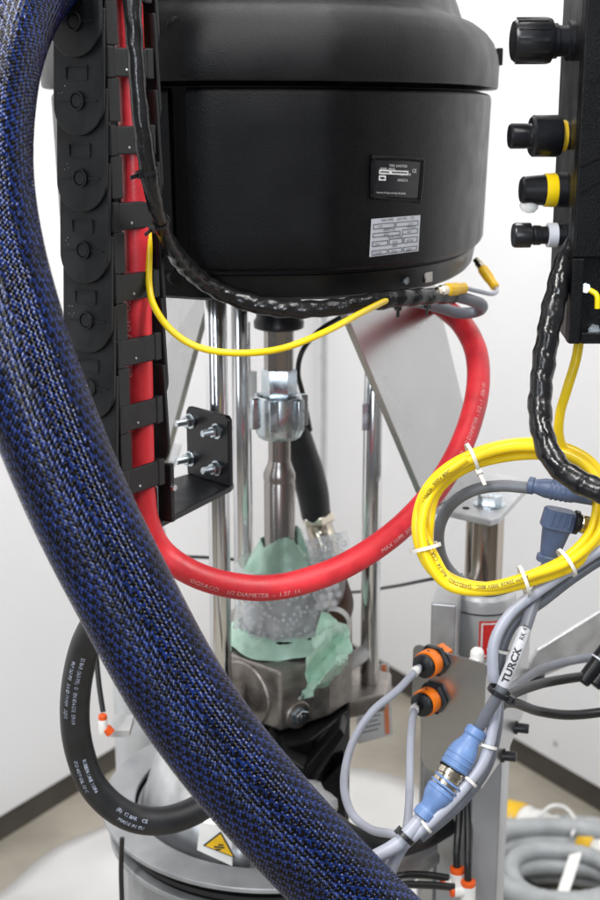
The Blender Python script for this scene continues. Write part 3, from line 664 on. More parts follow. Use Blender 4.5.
g = Geo(); g.lathe(c2 + V(-.002, 0, .004), V(-1, -.1, 0), [(.0075, 0), (.0075, .014)], 18); g.obj('side_port', M_white, f2); g = Geo(); g.lathe(c2 + V(-.016, -.001, .004), V(-1, -.1, 0), [(.0072, 0), (.0072, .004), (.005, .005)], 18); g.obj('release_ring', M_orange2, f2)
airtube([(461, 780, 1.33), (459, 820, 1.31), (457, 850, 1.29), (457, 878, 1.285)], .0042, 'black air tube dropping into the left white fitting')
airtube([(467, 780, 1.33), (468, 820, 1.305), (468, 860, 1.28), (468, 888, 1.275)], .0042, 'black air tube dropping into the right white fitting beside the column')
airtube([(448, 878, 1.284), (425, 875, 1.28), (398, 876, 1.27), (360, 890, 1.26), (320, 930, 1.25)], .0042, 'upper black air tube running left from the white fittings')
airtube([(454, 887, 1.273), (425, 885, 1.265), (395, 886, 1.25), (360, 900, 1.24), (320, 940, 1.24)], .0042, 'lower black air tube running left from the white fittings')

# ------------------------------------------------------------------ left base ring
zR = .0
cR = P(272, 792, 1.44); Rr = .208; zR = cR.z
rg = thing('base_ring', 'light grey curved ring guard low on the left behind the blue hose', 'ring guard', (cR.x, cR.y, zR - .12))
def arcring(r0, r1, z0, z1, a0, a1, name, m, n_=72, **k):
    vs = []
    for a in np.linspace(a0, a1, n_):
        for r, z in ((r0, z0), (r1, z0), (r1, z1), (r0, z1)): vs.append(V(cR.x + r * math.cos(a), cR.y + r * math.sin(a), z))
    fs = [(4 * i + j, 4 * i + (j + 1) % 4, 4 * i + 4 + (j + 1) % 4, 4 * i + 4 + j) for i in range(n_ - 1) for j in range(4)] + [(0, 1, 2, 3), tuple(4 * (n_ - 1) + j for j in range(4))]
    return mesh(name, vs, fs, m, rg, angle=30, **k)
a0, a1 = math.radians(140), math.radians(282)
arcring(.168, Rr, zR - .006, zR, a0, a1, 'top_ring', M_ring, bevel=.001)
arcring(.17, .190, zR - .02, zR - .006, a0, a1, 'groove_shade', M_core)  # darkness of the open groove, put in as a solid black ring
arcring(.17, .194, zR - .026, zR - .02, a0, a1, 'middle_ring', M_black)
arcring(.17, .188, zR - .034, zR - .026, a0, a1, 'groove_shade', M_core)  # second groove, its dark gap also filled with a black ring
arcring(.165, .200, zR - .041, zR - .034, a0, a1, 'lower_ring', M_ring, bevel=.001)
arcring(.176, .18, zR - .60, zR - .041, a0, a1, 'skirt_wall', M_ring)
# tapered inner wall and warning plate
arcring(.140, .166, zR - .05, zR - .01, a0, a1, 'inner_ring', M_column)
vs = []; nn_ = 24
for t, z in ((0, zR - .01), (1, zR + .085)):
    for a in np.linspace(math.radians(150), math.radians(262), nn_):
        r = .162 - .03 * t if t else .162; vs.append(V(cR.x + r * math.cos(a), cR.y + r * math.sin(a), z - (.05 * max(0, (a - math.radians(195)) / 1.1) if t else 0)))
o = mesh('inner_guard', vs, [(i, i + 1, nn_ + i + 1, nn_ + i) for i in range(nn_ - 1)], M_alum, rg); so = o.modifiers.new('t', 'SOLIDIFY'); so.thickness = .003
g = Geo(); g.lathe(V(cR.x, cR.y, 0), UZ, [(.095, zR - .06), (.095, zR - .045), (.06, zR - .02)], 48); g.obj('dark_infill', M_black, rg)  # black disc added to darken the inside of the ring guard
# warning label on ring upper plate
wp = thing('warning_plate', 'small white plate with yellow triangular hazard sticker at the ring guard', 'warning sign', P(215, 868, 1.27))
q = [P(200, 824, 1.262), P(232, 828, 1.255), P(232, 866, 1.252), P(197, 850, 1.26)]
nw = (q[1] - q[0]).cross(q[3] - q[0]).normalized(); nw = nw if nw.dot(EYE - q[0]) > 0 else -nw
g = Geo(); g.prism(q, -nw * .003); g.obj('plate', M_white, wp, smooth=False)
q2 = [P(221, 831, 1.2575), P(236, 858, 1.2515), P(203, 845, 1.2595)]; cw = sum(q2, V(0, 0, 0)) / 3
tr = [cw + (a - cw) + nw * .0012 for a in q2]; mesh('triangle_border', tr, [(0, 1, 2)], M_ink, wp, smooth=False)
mesh('triangle', [cw + (a - cw) * .84 + nw * .0017 for a in q2], [(0, 1, 2)], M_yellowp, wp, smooth=False)
g = Geo(); u_ = (q2[1] - q2[2]).normalized(); v_ = nw.cross(u_)
c = cw + nw * .0021
for a, b, k, l in ((-.006, -.003, .006, .0005), (-.002, .001, .004, .003), (-.0035, -.0055, .003, -.003)):
    g.add([c + u_ * a + v_ * b, c + u_ * (a + .001) + v_ * (b - .0018), c + u_ * k + v_ * (l - .0018), c + u_ * k + v_ * l], [(0, 1, 2, 3)])
g.obj('hazard_symbol', M_ink, wp, smooth=False, recalc=False)
o = airtube([(96, 655, 1.33), (99, 685, 1.32), (103, 712, 1.31)], .003, 'thin black air tube above the white fitting on the left')
fl_ = fitting(P(103, 726, 1.305), UZ, (1,), 'white and orange air fitting beside the black lettered hose', .018, .005)
g = Geo(); g.lathe(P(106, 728, 1.305), V(.5, 0, -.6), [(.0055, 0), (.0055, .008)], 16); g.obj('release_ring', M_orange2, fl_)
g = Geo(); a = P(112, 738, 1.33); g.box(a + V(.008, .02, .005), V(.012, 0, 0), V(0, .02, 0), V(0, 0, .004)); g.obj('mount_tab', M_silver, fl_)
airtube([(122, 838, 1.29), (121, 870, 1.29), (122, 910, 1.29), (122, 960, 1.29)], .0028, 'thin black cable hanging straight down at the ring guard')

# ------------------------------------------------------------------ cable chain
th = math.radians(33); eh = V(-math.cos(th), math.sin(th), 0); ew = V(math.sin(th), math.cos(th), 0)   # plate depth and chain width directions
Bc = P(109, 180, 1.10); Bc.z = 0
HH, WW = .055, .068
ch = thing('cable_chain', 'black plastic cable carrier chain hanging upright in front of the motor', 'cable carrier', Bc + V(0, 0, P(120, 520, 1.12).z))
bots = [-20, 58, 136, 212, 283, 352, 418, 484]
zbt = [P(88, r, 1.115).z for r in bots]
bars = [-14, 63, 140, 215, 285, 349, 413, 476]
pitch_ = (zbt[1] - zbt[7]) / 6
def cpt(h, w_, z): return Bc + eh * h + ew * w_ + V(0, 0, z)
for k in range(8):
    zb_ = zbt[k]; zt_ = zb_ + pitch_ + .040; R_ = HH / 2
    lk = None
    for side in (0, 1):
        w0 = 0 if side == 0 else WW - .004; sg = -1 if side == 0 else 1
        prof = [(0, zt_), (0, zb_ + R_ * .92)] + [(R_ - R_ * math.cos(a), zb_ + R_ * .92 - R_ * .92 * math.sin(a)) for a in np.linspace(.15, math.pi - .15, 12)] + [(HH, zb_ + R_ * .92), (HH, zt_)]
        tilt = lambda z: sg * .0062 * (1 - (z - zb_) / (zt_ - zb_))
        vs = [cpt(h, w0 + tilt(z), z) for h, z in prof] + [cpt(h, w0 + tilt(z) + .004, z) for h, z in prof]; n_ = len(prof)
        fs = [tuple(range(n_)), tuple(range(2 * n_ - 1, n_ - 1, -1))] + [(i, i + n_, (i + 1) % n_ + n_, (i + 1) % n_) for i in range(n_)]
        o = mesh('link_plate', vs, fs, M_chain, ch, smooth=False, bevel=.0008)
        if side == 0:
            zc = zb_ + .0285; cc = cpt(HH * .5, tilt(zc) - .0002, zc)
            g = Geo(); g.lathe(cc, -ew, [(.0062, .0004), (.0078, .0004), (.0078, .0018), (.0062, .0018)], 32, cap=False); g.add(*[[], []]); g.obj('pivot_ring', M_chain, o, angle=30)
            g = Geo(); g.lathe(cc, -ew, [(.0058, -.001), (.0058, .0010), (.0052, .0014)], 28); g.obj('pivot_disc', M_chain, o, angle=30)
            g = Geo()
            for s_ in (-1, 1): g.box(cc + eh * s_ * .0155 - ew * .0004, eh * .0065, V(0, 0, .0005), ew * .0006)
            g.obj('mould_line', M_chain, o, smooth=False)
            zq_ = zb_ - .012; g = Geo()
            if k < 7:
                c = cpt(HH * .52, 0, zq_) - ew * .0013
                zz = zbt[k + 1]; c = cpt(HH * .52, -.0062 * (1 - (zq_ - zz) / (pitch_ + .040)), zq_) - ew * .0003
                for dx, dz, lx, lz in ((0, .0055, .0115, .0006), (0, -.0055, .0115, .0006), (-.0115, 0, .0006, .0055), (.0115, 0, .0006, .0055)):
                    g.box(c + eh * dx + V(0, 0, dz), eh * lx, V(0, 0, lz), ew * .0007)
                g.obj('moulded_frame', M_chain, o, smooth=False)
                g = Geo()
                for _ in range(6): g.lathe(cpt(HH * .82 + random.uniform(-.004, .004), -.0062 * (1 - (zq_ - .012 - zz) / (pitch_ + .040)), zq_ - .016 + random.uniform(-.008, .008)), -ew, [(.0006, -.0002), (.0003, .0004)], 6)
                g.obj('scuff_dots', M_alum, o)
    for hh, nm in ((.001, 'crossbar'), (HH - .006, 'rear_crossbar')):
        zc = P(138, bars[k], 1.137).z
        g = Geo(); g.box(cpt(hh + .0025, WW / 2, zc), ew * (WW / 2 - .0045), eh * .0022, V(0, 0, .0118)); o = g.obj(nm, M_chain, ch, smooth=False, bevel=.0015)
        if nm == 'crossbar':
            g = Geo(); g.lathe(cpt(hh, WW * .42, zc - .006), -eh, [(.0013, -.0002), (.0008, .0006)], 8); g.obj('mould_pip', M_alum, o)
            for uu in (.0085, WW - .0085):
                g = Geo(); g.box(cpt(hh + .003, uu, zc), ew * .005, eh * .0034, V(0, 0, .0128)); g.obj('bar_clip', M_chain, o, smooth=False, bevel=.0015)
for k in range(8):
    zc = P(138, bars[k], 1.137).z
    g = Geo(); g.box(cpt(.010, .0125, zc - pitch_ * .5), ew * .0075, eh * .008, V(0, 0, pitch_ * .5 - .013)); g.obj('inner_liner', M_chain, ch, smooth=False, bevel=.001)
# inner curved stop ribs on the far plate
for k in range(1, 8):
    zc = zbt[k] + .018; pts = [cpt(.012 + .022 * math.sin(t), WW - .0065, zc + .03 - .022 * t) for t in np.linspace(0, 2.6, 8)]
    tube('stop_rib', Path([tuple(p) for p in pts], 3, world=True), .0014, M_chain, ch, 6)
# ------------------------------------------------------------------ chain bracket
kb0, kb1 = P(187, 472, 1.335), P(229, 487, 1.283)
zA = kb1.z
kt = thing('chain_bracket', 'black painted steel bracket with four bolts under the cable chain', 'bracket', V(kb1.x, kb1.y, zA))
ek = (kb1 - kb0); ek.z = 0; lk_ = ek.length; ek.normalize(); nk = V(ek.y, -ek.x, 0); nk = nk if nk.y < 0 else -nk
k0 = V(kb0.x, kb0.y, 0); ztp = P(205, 411, 1.31).z
pl = [k0 + V(0, 0, zA), k0 + ek * lk_ + V(0, 0, zA), k0 + ek * lk_ + V(0, 0, ztp - .004), k0 + ek * (lk_ - .004) + V(0, 0, ztp), k0 + ek * .004 + V(0, 0, ztp), k0 + V(0, 0, ztp - .006)]
g = Geo(); g.prism(pl, -nk * .006); g.obj('upright_plate', M_paint, kt, smooth=False, bevel=.0012)
aL = [Pz(143, 531, zA), Pz(231, 486.5, zA), Pz(231, 484, zA) + ek * .0 - nk * .004, k0 + V(0, 0, zA) - nk * .004, Pz(100, 500, zA), Pz(108, 520, zA)]
g = Geo(); g.prism(aL, V(0, 0, -.006)); g.obj('arm_plate', M_paint, kt, smooth=False, bevel=.0012)
for px, py in ((190.5, 421), (217, 431), (190.5, 458.5), (217, 468)):
    dd = ray(px, py); t = (k0 - EYE).dot(nk) / dd.dot(nk); q = EYE + dd * t
    bolt(kt, q, nk, .0068, .0058, .0038, .0135, washer=.0082)
    g = Geo(); g.lathe(q - nk * .006, -nk, [(.0065, 0), (.0065, .005), (.0038, .0055), (.0038, .012)], 6); g.obj('bolt_head', M_zinc, kt)
# clamp from bracket to tie rod
g = Geo(); zc = (zA + ztp) / 2; cpos = k0 + ek * lk_ * .5 - nk * .012
g.box(cpos + V(0, 0, zc), ek * .018, nk * .006, V(0, 0, .012)); g.obj('rod_clamp', M_paint, kt, smooth=False, bevel=.001)
g = Geo(); aa = cpos + V(0, 0, zc); bb_ = V(b1.x, b1.y, zc); d = (bb_ - aa); L = d.length - .0105; d.normalize(); g.lathe(aa, d, [(.009, 0), (.009, L)], 20); g.obj('standoff', M_paint, kt)
# end connector of the chain on the arm
zE0 = zA; zE1 = P(165, 462, 1.17).z
g = Geo(); c = cpt(.012, WW - .001, 0); g.prism([cpt(.000, WW + .003, zE0 + .0003), cpt(.016, WW + .003, zE0 + .0003), cpt(.016, WW + .003, zE1), cpt(.000, WW + .003, zE1)], ew * .006); ec = g.obj('end_connector', M_chain, ch, smooth=False, bevel=.001)
q = cpt(0, WW + .006, P(168, 485, 1.17).z); bolt(ch, q, -eh, .0036, .003, name='end_screw')
zEb = P(138, 503, 1.137).z
g = Geo(); g.box(cpt(.03, WW * .78, (zE0 + zEb) / 2 + .004), ew * .016, eh * .016, V(0, 0, (zEb - zE0) / 2 + .0035)); g.obj('end_block', M_chain, ch, smooth=False, bevel=.002)
g = Geo(); g.prism([cpt(.004, .004, zE0 + .0003), cpt(.048, .004, zE0 + .0003), cpt(.048, .004, zbt[7] + .03), cpt(.004, .004, zbt[7] + .03)], ew * .004); g.obj('end_connector', M_chain, ch, smooth=False)

# ------------------------------------------------------------------ hoses and cables
# red hose
YC = 1.149
pr = Path([(126, -60, YC), (129, 30, YC), (133, 130, YC), (136, 220, YC), (138, 320, YC), (140, 420, YC), (142, 490, YC), (147, 524, 1.152), (162, 552, 1.155), (190, 572, 1.15), (225, 584, 1.15), (265, 588, 1.155), (305, 581, 1.165), (350, 563, 1.18), (398, 530, 1.21), (437, 488, 1.25), (463, 442, 1.29), (477, 395, 1.33), (477, 356, 1.37), (465, 328, 1.42), (447, 310, 1.47), (425, 296, 1.50)], 10)
rh = thing('red_hose', 'thick red rubber hose with white print looping from chain to motor', 'hose', pr.p[60])
R_RED = .0124
tube('hose', pr, R_RED, M_red, rh, 24)
for (x, y, tx) in ((197, 566, '©GRACO    1/2 DIAMETER  -  1.27  11.'), (372, 546, 'MAX WPR 300 PSI'), (443, 470, '©GRACO   1/2 DIAMETER - 1/2 - 1  300 W'), (417, 503, 'E-7')):
    text_tube(pr, R_RED, tx, .0062, pr.near(x, y), M_printr, rh, off=.55 if x < 440 else .25, stretch=1.0)
text_tube(pr, R_RED, '©GRACO   1/2 DIAMETER', .0085, pr.near(137, 268), M_printr, rh, off=.75)
# thin yellow cable
py_ = Path([(133, -60, 1.163), (136, 60, 1.163), (140, 150, 1.163), (146, 205, 1.155), (149, 245, 1.145), (149, 285, 1.138), (155, 308, 1.125), (172, 331, 1.11), (198, 347, 1.105), (235, 353, 1.11), (280, 349, 1.13), (325, 332, 1.16), (365, 311, 1.21), (395, 297, 1.262), (415, 293, 1.285), (435, 293, 1.30)], 10)
tag(tube('yellow_cable', py_, .0031, M_yellow, None, 14), 'thin yellow cable sagging from the cable chain across to the motor base', 'cable')
# wrapped loom on the motor
lump = lambda s, a: 1 + .07 * math.sin(2 * math.pi * (s / .019) + a) + .05 * math.sin(s * 190 + 2 * a) + .03 * math.sin(s * 410 + 3 * a)
lmp2 = lambda s, a: 1 + (.02 if s < .30 else .055) * math.sin(2 * math.pi * (s / .02) + a) + .03 * math.sin(s * 230 + 2 * a)
pw = Path([(130, -60, 1.085), (132, 0, 1.08), (136, 60, 1.075), (141, 120, 1.075), (150, 180, 1.085), (160, 220, 1.11), (172, 248, 1.15), (190, 270, 1.195), (215, 289, 1.226), (250, 303, 1.234), (290, 309, 1.234), (330, 308, 1.236), (365, 303, 1.243), (395, 299, 1.26), (425, 297, 1.285), (452, 296, 1.315)], 18)
lo = thing('wrapped_loom', 'glossy black wrapped cable loom running down chain and along motor base', 'cable loom', pw.p[100])
tube('loom', pw, lambda t: .0072 + .0014 * min(1, max(0, (t - .42) / .1)) + .0004 * math.sin(t * 30), M_wrap, lo, 18, rf=lmp2)
for x, y in ((148, 172), (160, 222), (398, 299), (428, 297)): ring_tie('cable_tie', pw, pw.near(x, y), .0072, M_paint, lo, .0016, True, 1.0, .008)
pg = Path([(455, 296, 1.318), (470, 300, 1.33), (482, 305, 1.35), (478, 311, 1.37), (460, 313, 1.37), (435, 306, 1.35), (410, 300, 1.32), (395, 299, 1.30)], 10)
tag(tube('grey_loop_cable', pg, .0062, M_greyd, None, 14), 'dark grey cable end looping back under the right of the motor base', 'cable')
# yellow plugs
def plug(a, b, label, r=.0085):
    t = thing('yellow_plug', label, 'plug', a, 'yellow plugs on motor base'); d = (b - a).normalized(); L = (b - a).length
    g = Geo(); g.lathe(a, d, [(r * .8, 0), (r, .002), (r, L * .55), (r * .86, L * .62), (r * .86, L * .95), (r * .6, L)], 12); g.obj('grip', M_yellowp, t, angle=25)
    g = Geo(); g.lathe(a - d * .014, d, [(r * .62, 0), (r * .62, .005), (r * .8, .006), (r * .8, .0138)], 16); g.obj('nut', M_brass, t, angle=25)
    return t
plug(P(446, 290, 1.30), P(465, 288, 1.32), 'yellow cable plug lying along the motor base beside the loom', .0068)
plug(P(482, 268, 1.50), P(496, 288, 1.48), 'yellow cable plug hanging at the right corner of the motor', .0062)
pt = Path([(465, 288, 1.32), (478, 291, 1.34), (492, 294, 1.38), (497, 291, 1.45), (496, 288, 1.48)], 8)
tag(tube('jumper_cable', pt, .0025, M_grey, None, 10), 'pale grey jumper cable joining the two yellow plugs', 'cable')

# big blue braided hose
pb_ = Path([(130, -70, 1.34), (95, -62, 1.25), (58, -42, 1.15), (22, -8, 1.06), (-4, 45, .99), (-17, 110, .945), (-19, 180, .915), (-8, 255, .895), (14, 335, .88), (44, 420, .872), (82, 510, .87), (125, 595, .87), (176, 688, .87), (232, 766, .872), (298, 841, .88), (370, 915, .89), (450, 990, .90)], 24)
bh = thing('braided_hose', 'huge dark blue braided sleeve hose sweeping diagonally across the foreground', 'hose', pb_.p[200])
RB = .0362
tube('inner_hose', pb_, RB - .0012, M_core, bh, 40)
Mn = 112; al = .0034; NC = int(pb_.L / al * 2)
def braid(fam):
    it, ct = np.meshgrid(np.arange(Mn), np.arange(0, NC - 2), indexing='ij'); it = it.ravel(); ct = ct.ravel()
    k = ((2 * it + ct) % 4 == 0) if fam == 0 else ((2 * it - ct) % 4 == 3)
    it, ct = it[k], ct[k]; sg = 1 if fam == 0 else -1
    tt = np.array([-1, -.55, 0, .55, 1.0]); ww = np.array([-1, 0, 1.0])
    hb = np.array([-.6, .25, .5, .25, -.6]) * .0006
    cc = ct + .5
    Tg, Wg = np.meshgrid(tt, ww, indexing='ij'); Tg = Tg.ravel(); Wg = Wg.ravel()
    cv = cc[:, None] + Tg[None] * 1.08
    s_ = al * cv / 2
    tone = rng.random(len(it))
    u = it[:, None] / Mn + sg * cv / (2 * Mn) + Wg[None] * (.40 / Mn)
    hh = np.repeat(hb, 3)[None] - (Wg ** 2)[None] * .00020 + rng.normal(0, .00003, (len(it), 1)) + rng.normal(0, .00006, (len(it), 1)) * Tg[None] + rng.normal(0, .00005, (len(it), 1)) * Wg[None]
    a = 2 * np.pi * u; r = RB + hh
    p = pb_.ev(pb_._P, s_) + (pb_.ev(pb_._N, s_) * np.cos(a)[..., None] + pb_.ev(pb_._B, s_) * np.sin(a)[..., None]) * r[..., None]
    base = np.arange(len(it)) * 15
    q = np.array([(i * 3 + j, i * 3 + j + 1, i * 3 + 4 + j, i * 3 + 3 + j) for i in range(4) for j in range(2)])
    f = (base[:, None, None] + q[None]).reshape(-1, 4)
    mi = np.repeat(((it % 4 == 1) if fam == 0 else (it % 4 != 1)).astype(int), 8)
    return p.reshape(-1, 3), f, mi
pA, fA, mA = braid(0); pB, fB, mB = braid(1)
vv = np.concatenate([pA, pB]); ff = np.concatenate([fA, fB + len(pA)]); mi = np.concatenate([mA, mB])
c = vv.mean(0); me = bpy.data.meshes.new('braided_sleeve'); me.vertices.add(len(vv)); me.vertices.foreach_set('co', (vv - c).ravel())
me.loops.add(len(ff) * 4); me.loops.foreach_set('vertex_index', ff.ravel()); me.polygons.add(len(ff)); me.polygons.foreach_set('loop_start', np.arange(len(ff)) * 4); me.polygons.foreach_set('loop_total', np.full(len(ff), 4))
me.materials.append(M_blue); me.materials.append(M_bluek); me.polygons.foreach_set('material_index', mi); me.polygons.foreach_set('use_smooth', np.ones(len(ff), bool)); me.update(calc_edges=True); me.validate()
o = bpy.data.objects.new('braided_sleeve', me); link(o, bh); o.location = Vector(c); o['kind'] = 'stuff'; WL[o] = Vector(c)

# black lettered hose bottom left
pl_ = Path([(128, 585, 1.06), (104, 612, 1.08), (84, 650, 1.10), (75, 700, 1.12), (78, 745, 1.135), (94, 787, 1.145), (124, 814, 1.15), (158, 821, 1.16), (192, 812, 1.18), (225, 790, 1.21), (250, 770, 1.25)], 14)
lh = thing('lettered_hose', 'black rubber hose with pale print looping out left of the blue hose', 'hose', pl_.p[90])
rib = lambda s, a: 1 + .006 * math.sin(s * 2 * math.pi / .0016)
tube('hose', pl_, .0142, M_black, lh, 28)
for x, y, tx, of in ((86, 648, '25 BAR (363 PSI)  ©   EN 854-2TE  DN19', -.15), (84, 652, 'WP 363 PSI   3/4 ID 19 MM   2Q13', .42), (76, 752, 'RUBBER LINE 100R6', -.15), (79, 752, 'ISO 4079 OIL 80 C', .42), (112, 808, '(R)  12 BAR    CE', -.1), (112, 811, '   MADE IN EU', .42)):
    text_tube(pl_, .0142, tx, .0050, pl_.near(x, y), M_printb, lh, off=of)

# ------------------------------------------------------------------ control box on the right
bl = P(571, 300, 1.00); brx = bl.x + .20
zc0 = P(569, 344, 1.0).z; zc1 = 2.0
cx = thing('control_box', 'black control box with regulator knobs at the right edge', 'control box', (bl.x + .1, 1.08, zc0))
g = Geo(); X0 = bl.x
# front face with a window recess: frame pieces
zw0, zw1 = P(582, 333, 1.0).z, P(582, 258, 1.0).z; xw = P(583, 300, 1.0).x
g.prism([V(X0, 1.012, zc0), V(brx, 1.012, zc0), V(brx, 1.15, zc0), V(X0 + .012, 1.15, zc0)], V(0, 0, zc1 - zc0)); g.obj('case', M_plastic, cx, smooth=False, bevel=.002)
g = Geo(); g.prism([V(X0, 1.0, zw1), V(brx, 1.0, zw1), V(brx, 1.0, zc1), V(X0, 1.0, zc1)], V(0, .0118, 0)); g.obj('front_panel', M_plastic, cx, smooth=False, bevel=.0015)
g = Geo(); g.prism([V(X0, 1.0, zc0), V(xw, 1.0, zc0), V(xw, 1.0, zw1 - .0003), V(X0, 1.0, zw1 - .0003)], V(0, .0118, 0)); g.obj('panel_border', M_plastic, cx, smooth=False, bevel=.001)
g = Geo(); g.prism([V(xw + .0003, 1.0, zc0), V(brx, 1.0, zc0), V(brx, 1.0, zw0), V(xw + .0003, 1.0, zw0)], V(0, .0118, 0)); g.obj('panel_border', M_plastic, cx, smooth=False, bevel=.001)
a = P(590, 290, 1.008); pt = Path([tuple(a), tuple(a + V(.005, -.003, -.004)), tuple(a + V(.006, -.003, -.014))], 6, world=True); tube('wire_end', pt, .0022, M_yellow, cx, 8)
bolt(cx, P(584, 288, 1.009) + V(.002, .003, 0), V(-.2, -1, 0), .0045, .004, name='panel_screw')
bolt(cx, P(594, 331, 1.008) + V(0, .003, 0), V(0, -1, .2), .0055, .004, name='panel_screw')
for rows in ((82, 62), (192, 172), (166, 150)):
    a, b = P(592 if rows[0] < 100 else 578, rows[0], .9993), P(612, rows[1], .9993); d = (b - a).normalized(); n_ = V(-d.z, 0, d.x)
    g = Geo(); g.box((a + b) / 2, d * (b - a).length / 2, n_ * .0012, V(0, .0012, 0)); g.obj('panel_seam', M_core, cx, smooth=False)
def knob(row, Y, prof_list, label=None, name='regulator_knob', px=575):
    c = P(px, row, Y); c = V(X0 + .004, Y, c.z); ax = V(-1, -.06, .0); k = .80e-3
    first = None
    for nm, m, pf, n_ in prof_list:
        g = Geo(); g.lathe(c, ax, [(r * k, x * k) for r, x in pf], n_); o = g.obj(nm, m, cx if first is None else first, angle=30)
        if first is None: first = o
    return c, ax, first
off = 8
c, ax, kn = knob(41, 1.06, [('regulator_knob', M_paint, [(19, 0), (19, 6), (15, 7), (15, 16), (17, 17), (17, 22), (21, 23), (22, 26), (20.5, 56), (18.5, 60), (12, 61)], 36)], px=590)
for i in range(12):
    a = i * math.pi / 6; u_ = V(0, math.cos(a), math.sin(a)); g = Geo(); g.box(c + ax * (42 * .8e-3) + u_ * (21.3 * .8e-3), V(.012, 0, 0), u_ * .0006, ax.cross(u_) * .0013); g.obj('grip_rib', M_paint, kn, smooth=False)
c, ax, kn = knob(136, 1.06, [('regulator_knob', M_paint, [(14, 0), (14, 8), (19, 9), (20.5, 12), (20.5, 36), (18, 38.5), (12.5, 39), (12, 42), (12.5, 44), (12.5, 58), (11, 60)], 36), ('amber_ring', M_amber, [(12, 3), (15.5, 3.5), (15.5, 8.6), (12, 8.8)], 24)], px=578)
c, ax, kn = knob(190, 1.06, [('regulator_knob', M_paint, [(17.5, 0), (17.5, 10), (16, 11), (16, 22), (15.5, 22), (13.5, 44), (11.5, 46)], 36), ('yellow_ring', M_yellow, [(16.4, 10.5), (17, 12), (16.6, 22), (15.5, 22.4)], 36)], px=575)
g = Geo(); g.lathe(c + V(-.028, 0, -.004), V(-.15, 0, -1), [(.0075, 0), (.0075, .010), (.005, .0135), (.001, .0145)], 20); g.obj('clear_drain', M_clear, kn)
c, ax, kn = knob(235, 1.05, [('valve_knob', M_paint, [(11, 0), (11, 9), (9, 10), (9, 26), (10, 27), (10, 33), (9, 34.5), (9, 36), (12.5, 37), (12.5, 52), (11.5, 54)], 28), ('silver_band', M_label, [(11.4, 9.5), (12.2, 10), (12.2, 19), (11.4, 19.5)], 28), ('clip', M_paint, [(14, 0), (14, 5), (12, 6)], 4)], px=572)

# wrapped cable from box
pq = Path([(573, 238, 1.03), (566, 258, 1.02), (557, 292, 1.01), (549, 330, 1.0), (543, 370, .99), (540, 408, .98), (545, 442, .965), (560, 468, .95), (588, 486, .935), (625, 500, .92), (670, 512, .91)], 22)
wl = thing('wrapped_cable', 'glossy black spiral wrapped cable hanging from the control box', 'cable', pq.p[-1])
lmp3 = lambda s, a: 1 + .055 * math.sin(2 * math.pi * s / .0195 + a) + .03 * math.sin(s * 160 + 2 * a + 1) + .015 * math.sin(s * 700 + 2 * a)
tube('cable', pq, lambda t: .0045 + .0046 * min(1, t / .12), M_wrap, wl, 22, rf=lmp3)
# yellow coil
base = [(423, 525), (433, 490), (462, 463), (508, 449), (553, 451), (588, 466), (604, 497), (598, 532), (571, 560), (535, 577), (490, 589), (452, 584), (430, 560)]
cxc, cyc = 512, 522
pts = []; loops = 3
for k in range(loops):
    for i, (x, y) in enumerate(base):
        t = k + i / len(base); d = math.hypot(x - cxc, y - cyc)
        rad = (-6.5, 5.5, 0)[k] + ((-6.5, 5.5, 0)[(k + 1) % 3] - (-6.5, 5.5, 0)[k]) * max(0, (i - 8) / 5) + 1.5 * math.sin(i * 1.7 + k)
        yy = 1.03 + (0, .0, -.008)[k] + ((0, 0, -.008)[(k + 1) % 3] - (0, 0, -.008)[k]) * max(0, (i - 8) / 5) + .018 * math.sin(i / 13 * 2 * math.pi)
        pts.append((x + (x - cxc) / d * rad, y + (y - cyc) / d * rad, yy))
start = [(580, 336, 1.03), (576, 360, 1.03), (567, 390, 1.03), (560, 415, 1.035), (560, 440, 1.04), (572, 462, 1.045), (590, 485, 1.045), (598, 515, 1.045), (585, 545, 1.04), (550, 568, 1.04), (500, 586, 1.035), (455, 580, 1.035), (432, 556, 1.035)]
pyc = Path(start + pts + [(421, 520, 1.03), (432, 485, 1.028), (466, 458, 1.026)], 8)
yc = thing('yellow_cable_coil', 'bright yellow cable coiled into a tied ring at the right', 'cable coil', pyc.p[120])
RY = .0041
tube('cable', pyc, RY, M_yellow, yc, 14)
ss0 = pyc.s[8 * (len(start) + 13 + 1)]
for k, fr_ in enumerate((.05, .42)):
    pass
sA = pyc.s[8 * (len(start) + 26) + 4]
def nearest_loop(px, py, lo_, hi): 
    d = ray(px, py).normalized(); b = None
    for i in range(lo_, min(hi, len(pyc.p))):
        q = pyc.p[i] - EYE; e_ = (q - d * q.dot(d)).length
        if b is None or e_ < b[0]: b = (e_, i)
    return pyc.s[b[1]]
l3 = 8 * (len(start) + 26)
text_tube(pyc, RY, 'AWM 20626 300V 80C   SHIELDED  4x0.34  CSA 300V  C(UL)', .0046, nearest_loop(530, 578, l3, 99999), M_ink, yc, off=0, lift=.0003)
sT = nearest_loop(462, 463, l3 - 104, l3)
text_tube(pyc, RY, 'C(UL)US  AWM 20626  300V 80C', .0046, max(0, nearest_loop(425, 535, l3, 99999) - .0), M_ink, yc, off=0, lift=.0003)
cen = Path([(x, y, 1.03 + .018 * math.sin(i / 13 * 2 * math.pi)) for i, (x, y) in enumerate(base)], 8, True)
for x, y, ag, tl in ((474, 459, 1.2, .012), (426, 548, 2.6, .004), (524, 580, 3.9, .014), (566, 563, 3.9, .014)):
    ring_tie('cable_tie', cen, cen.near(x, y), .0122, M_tie, yc, .0015, True, ag, tl)

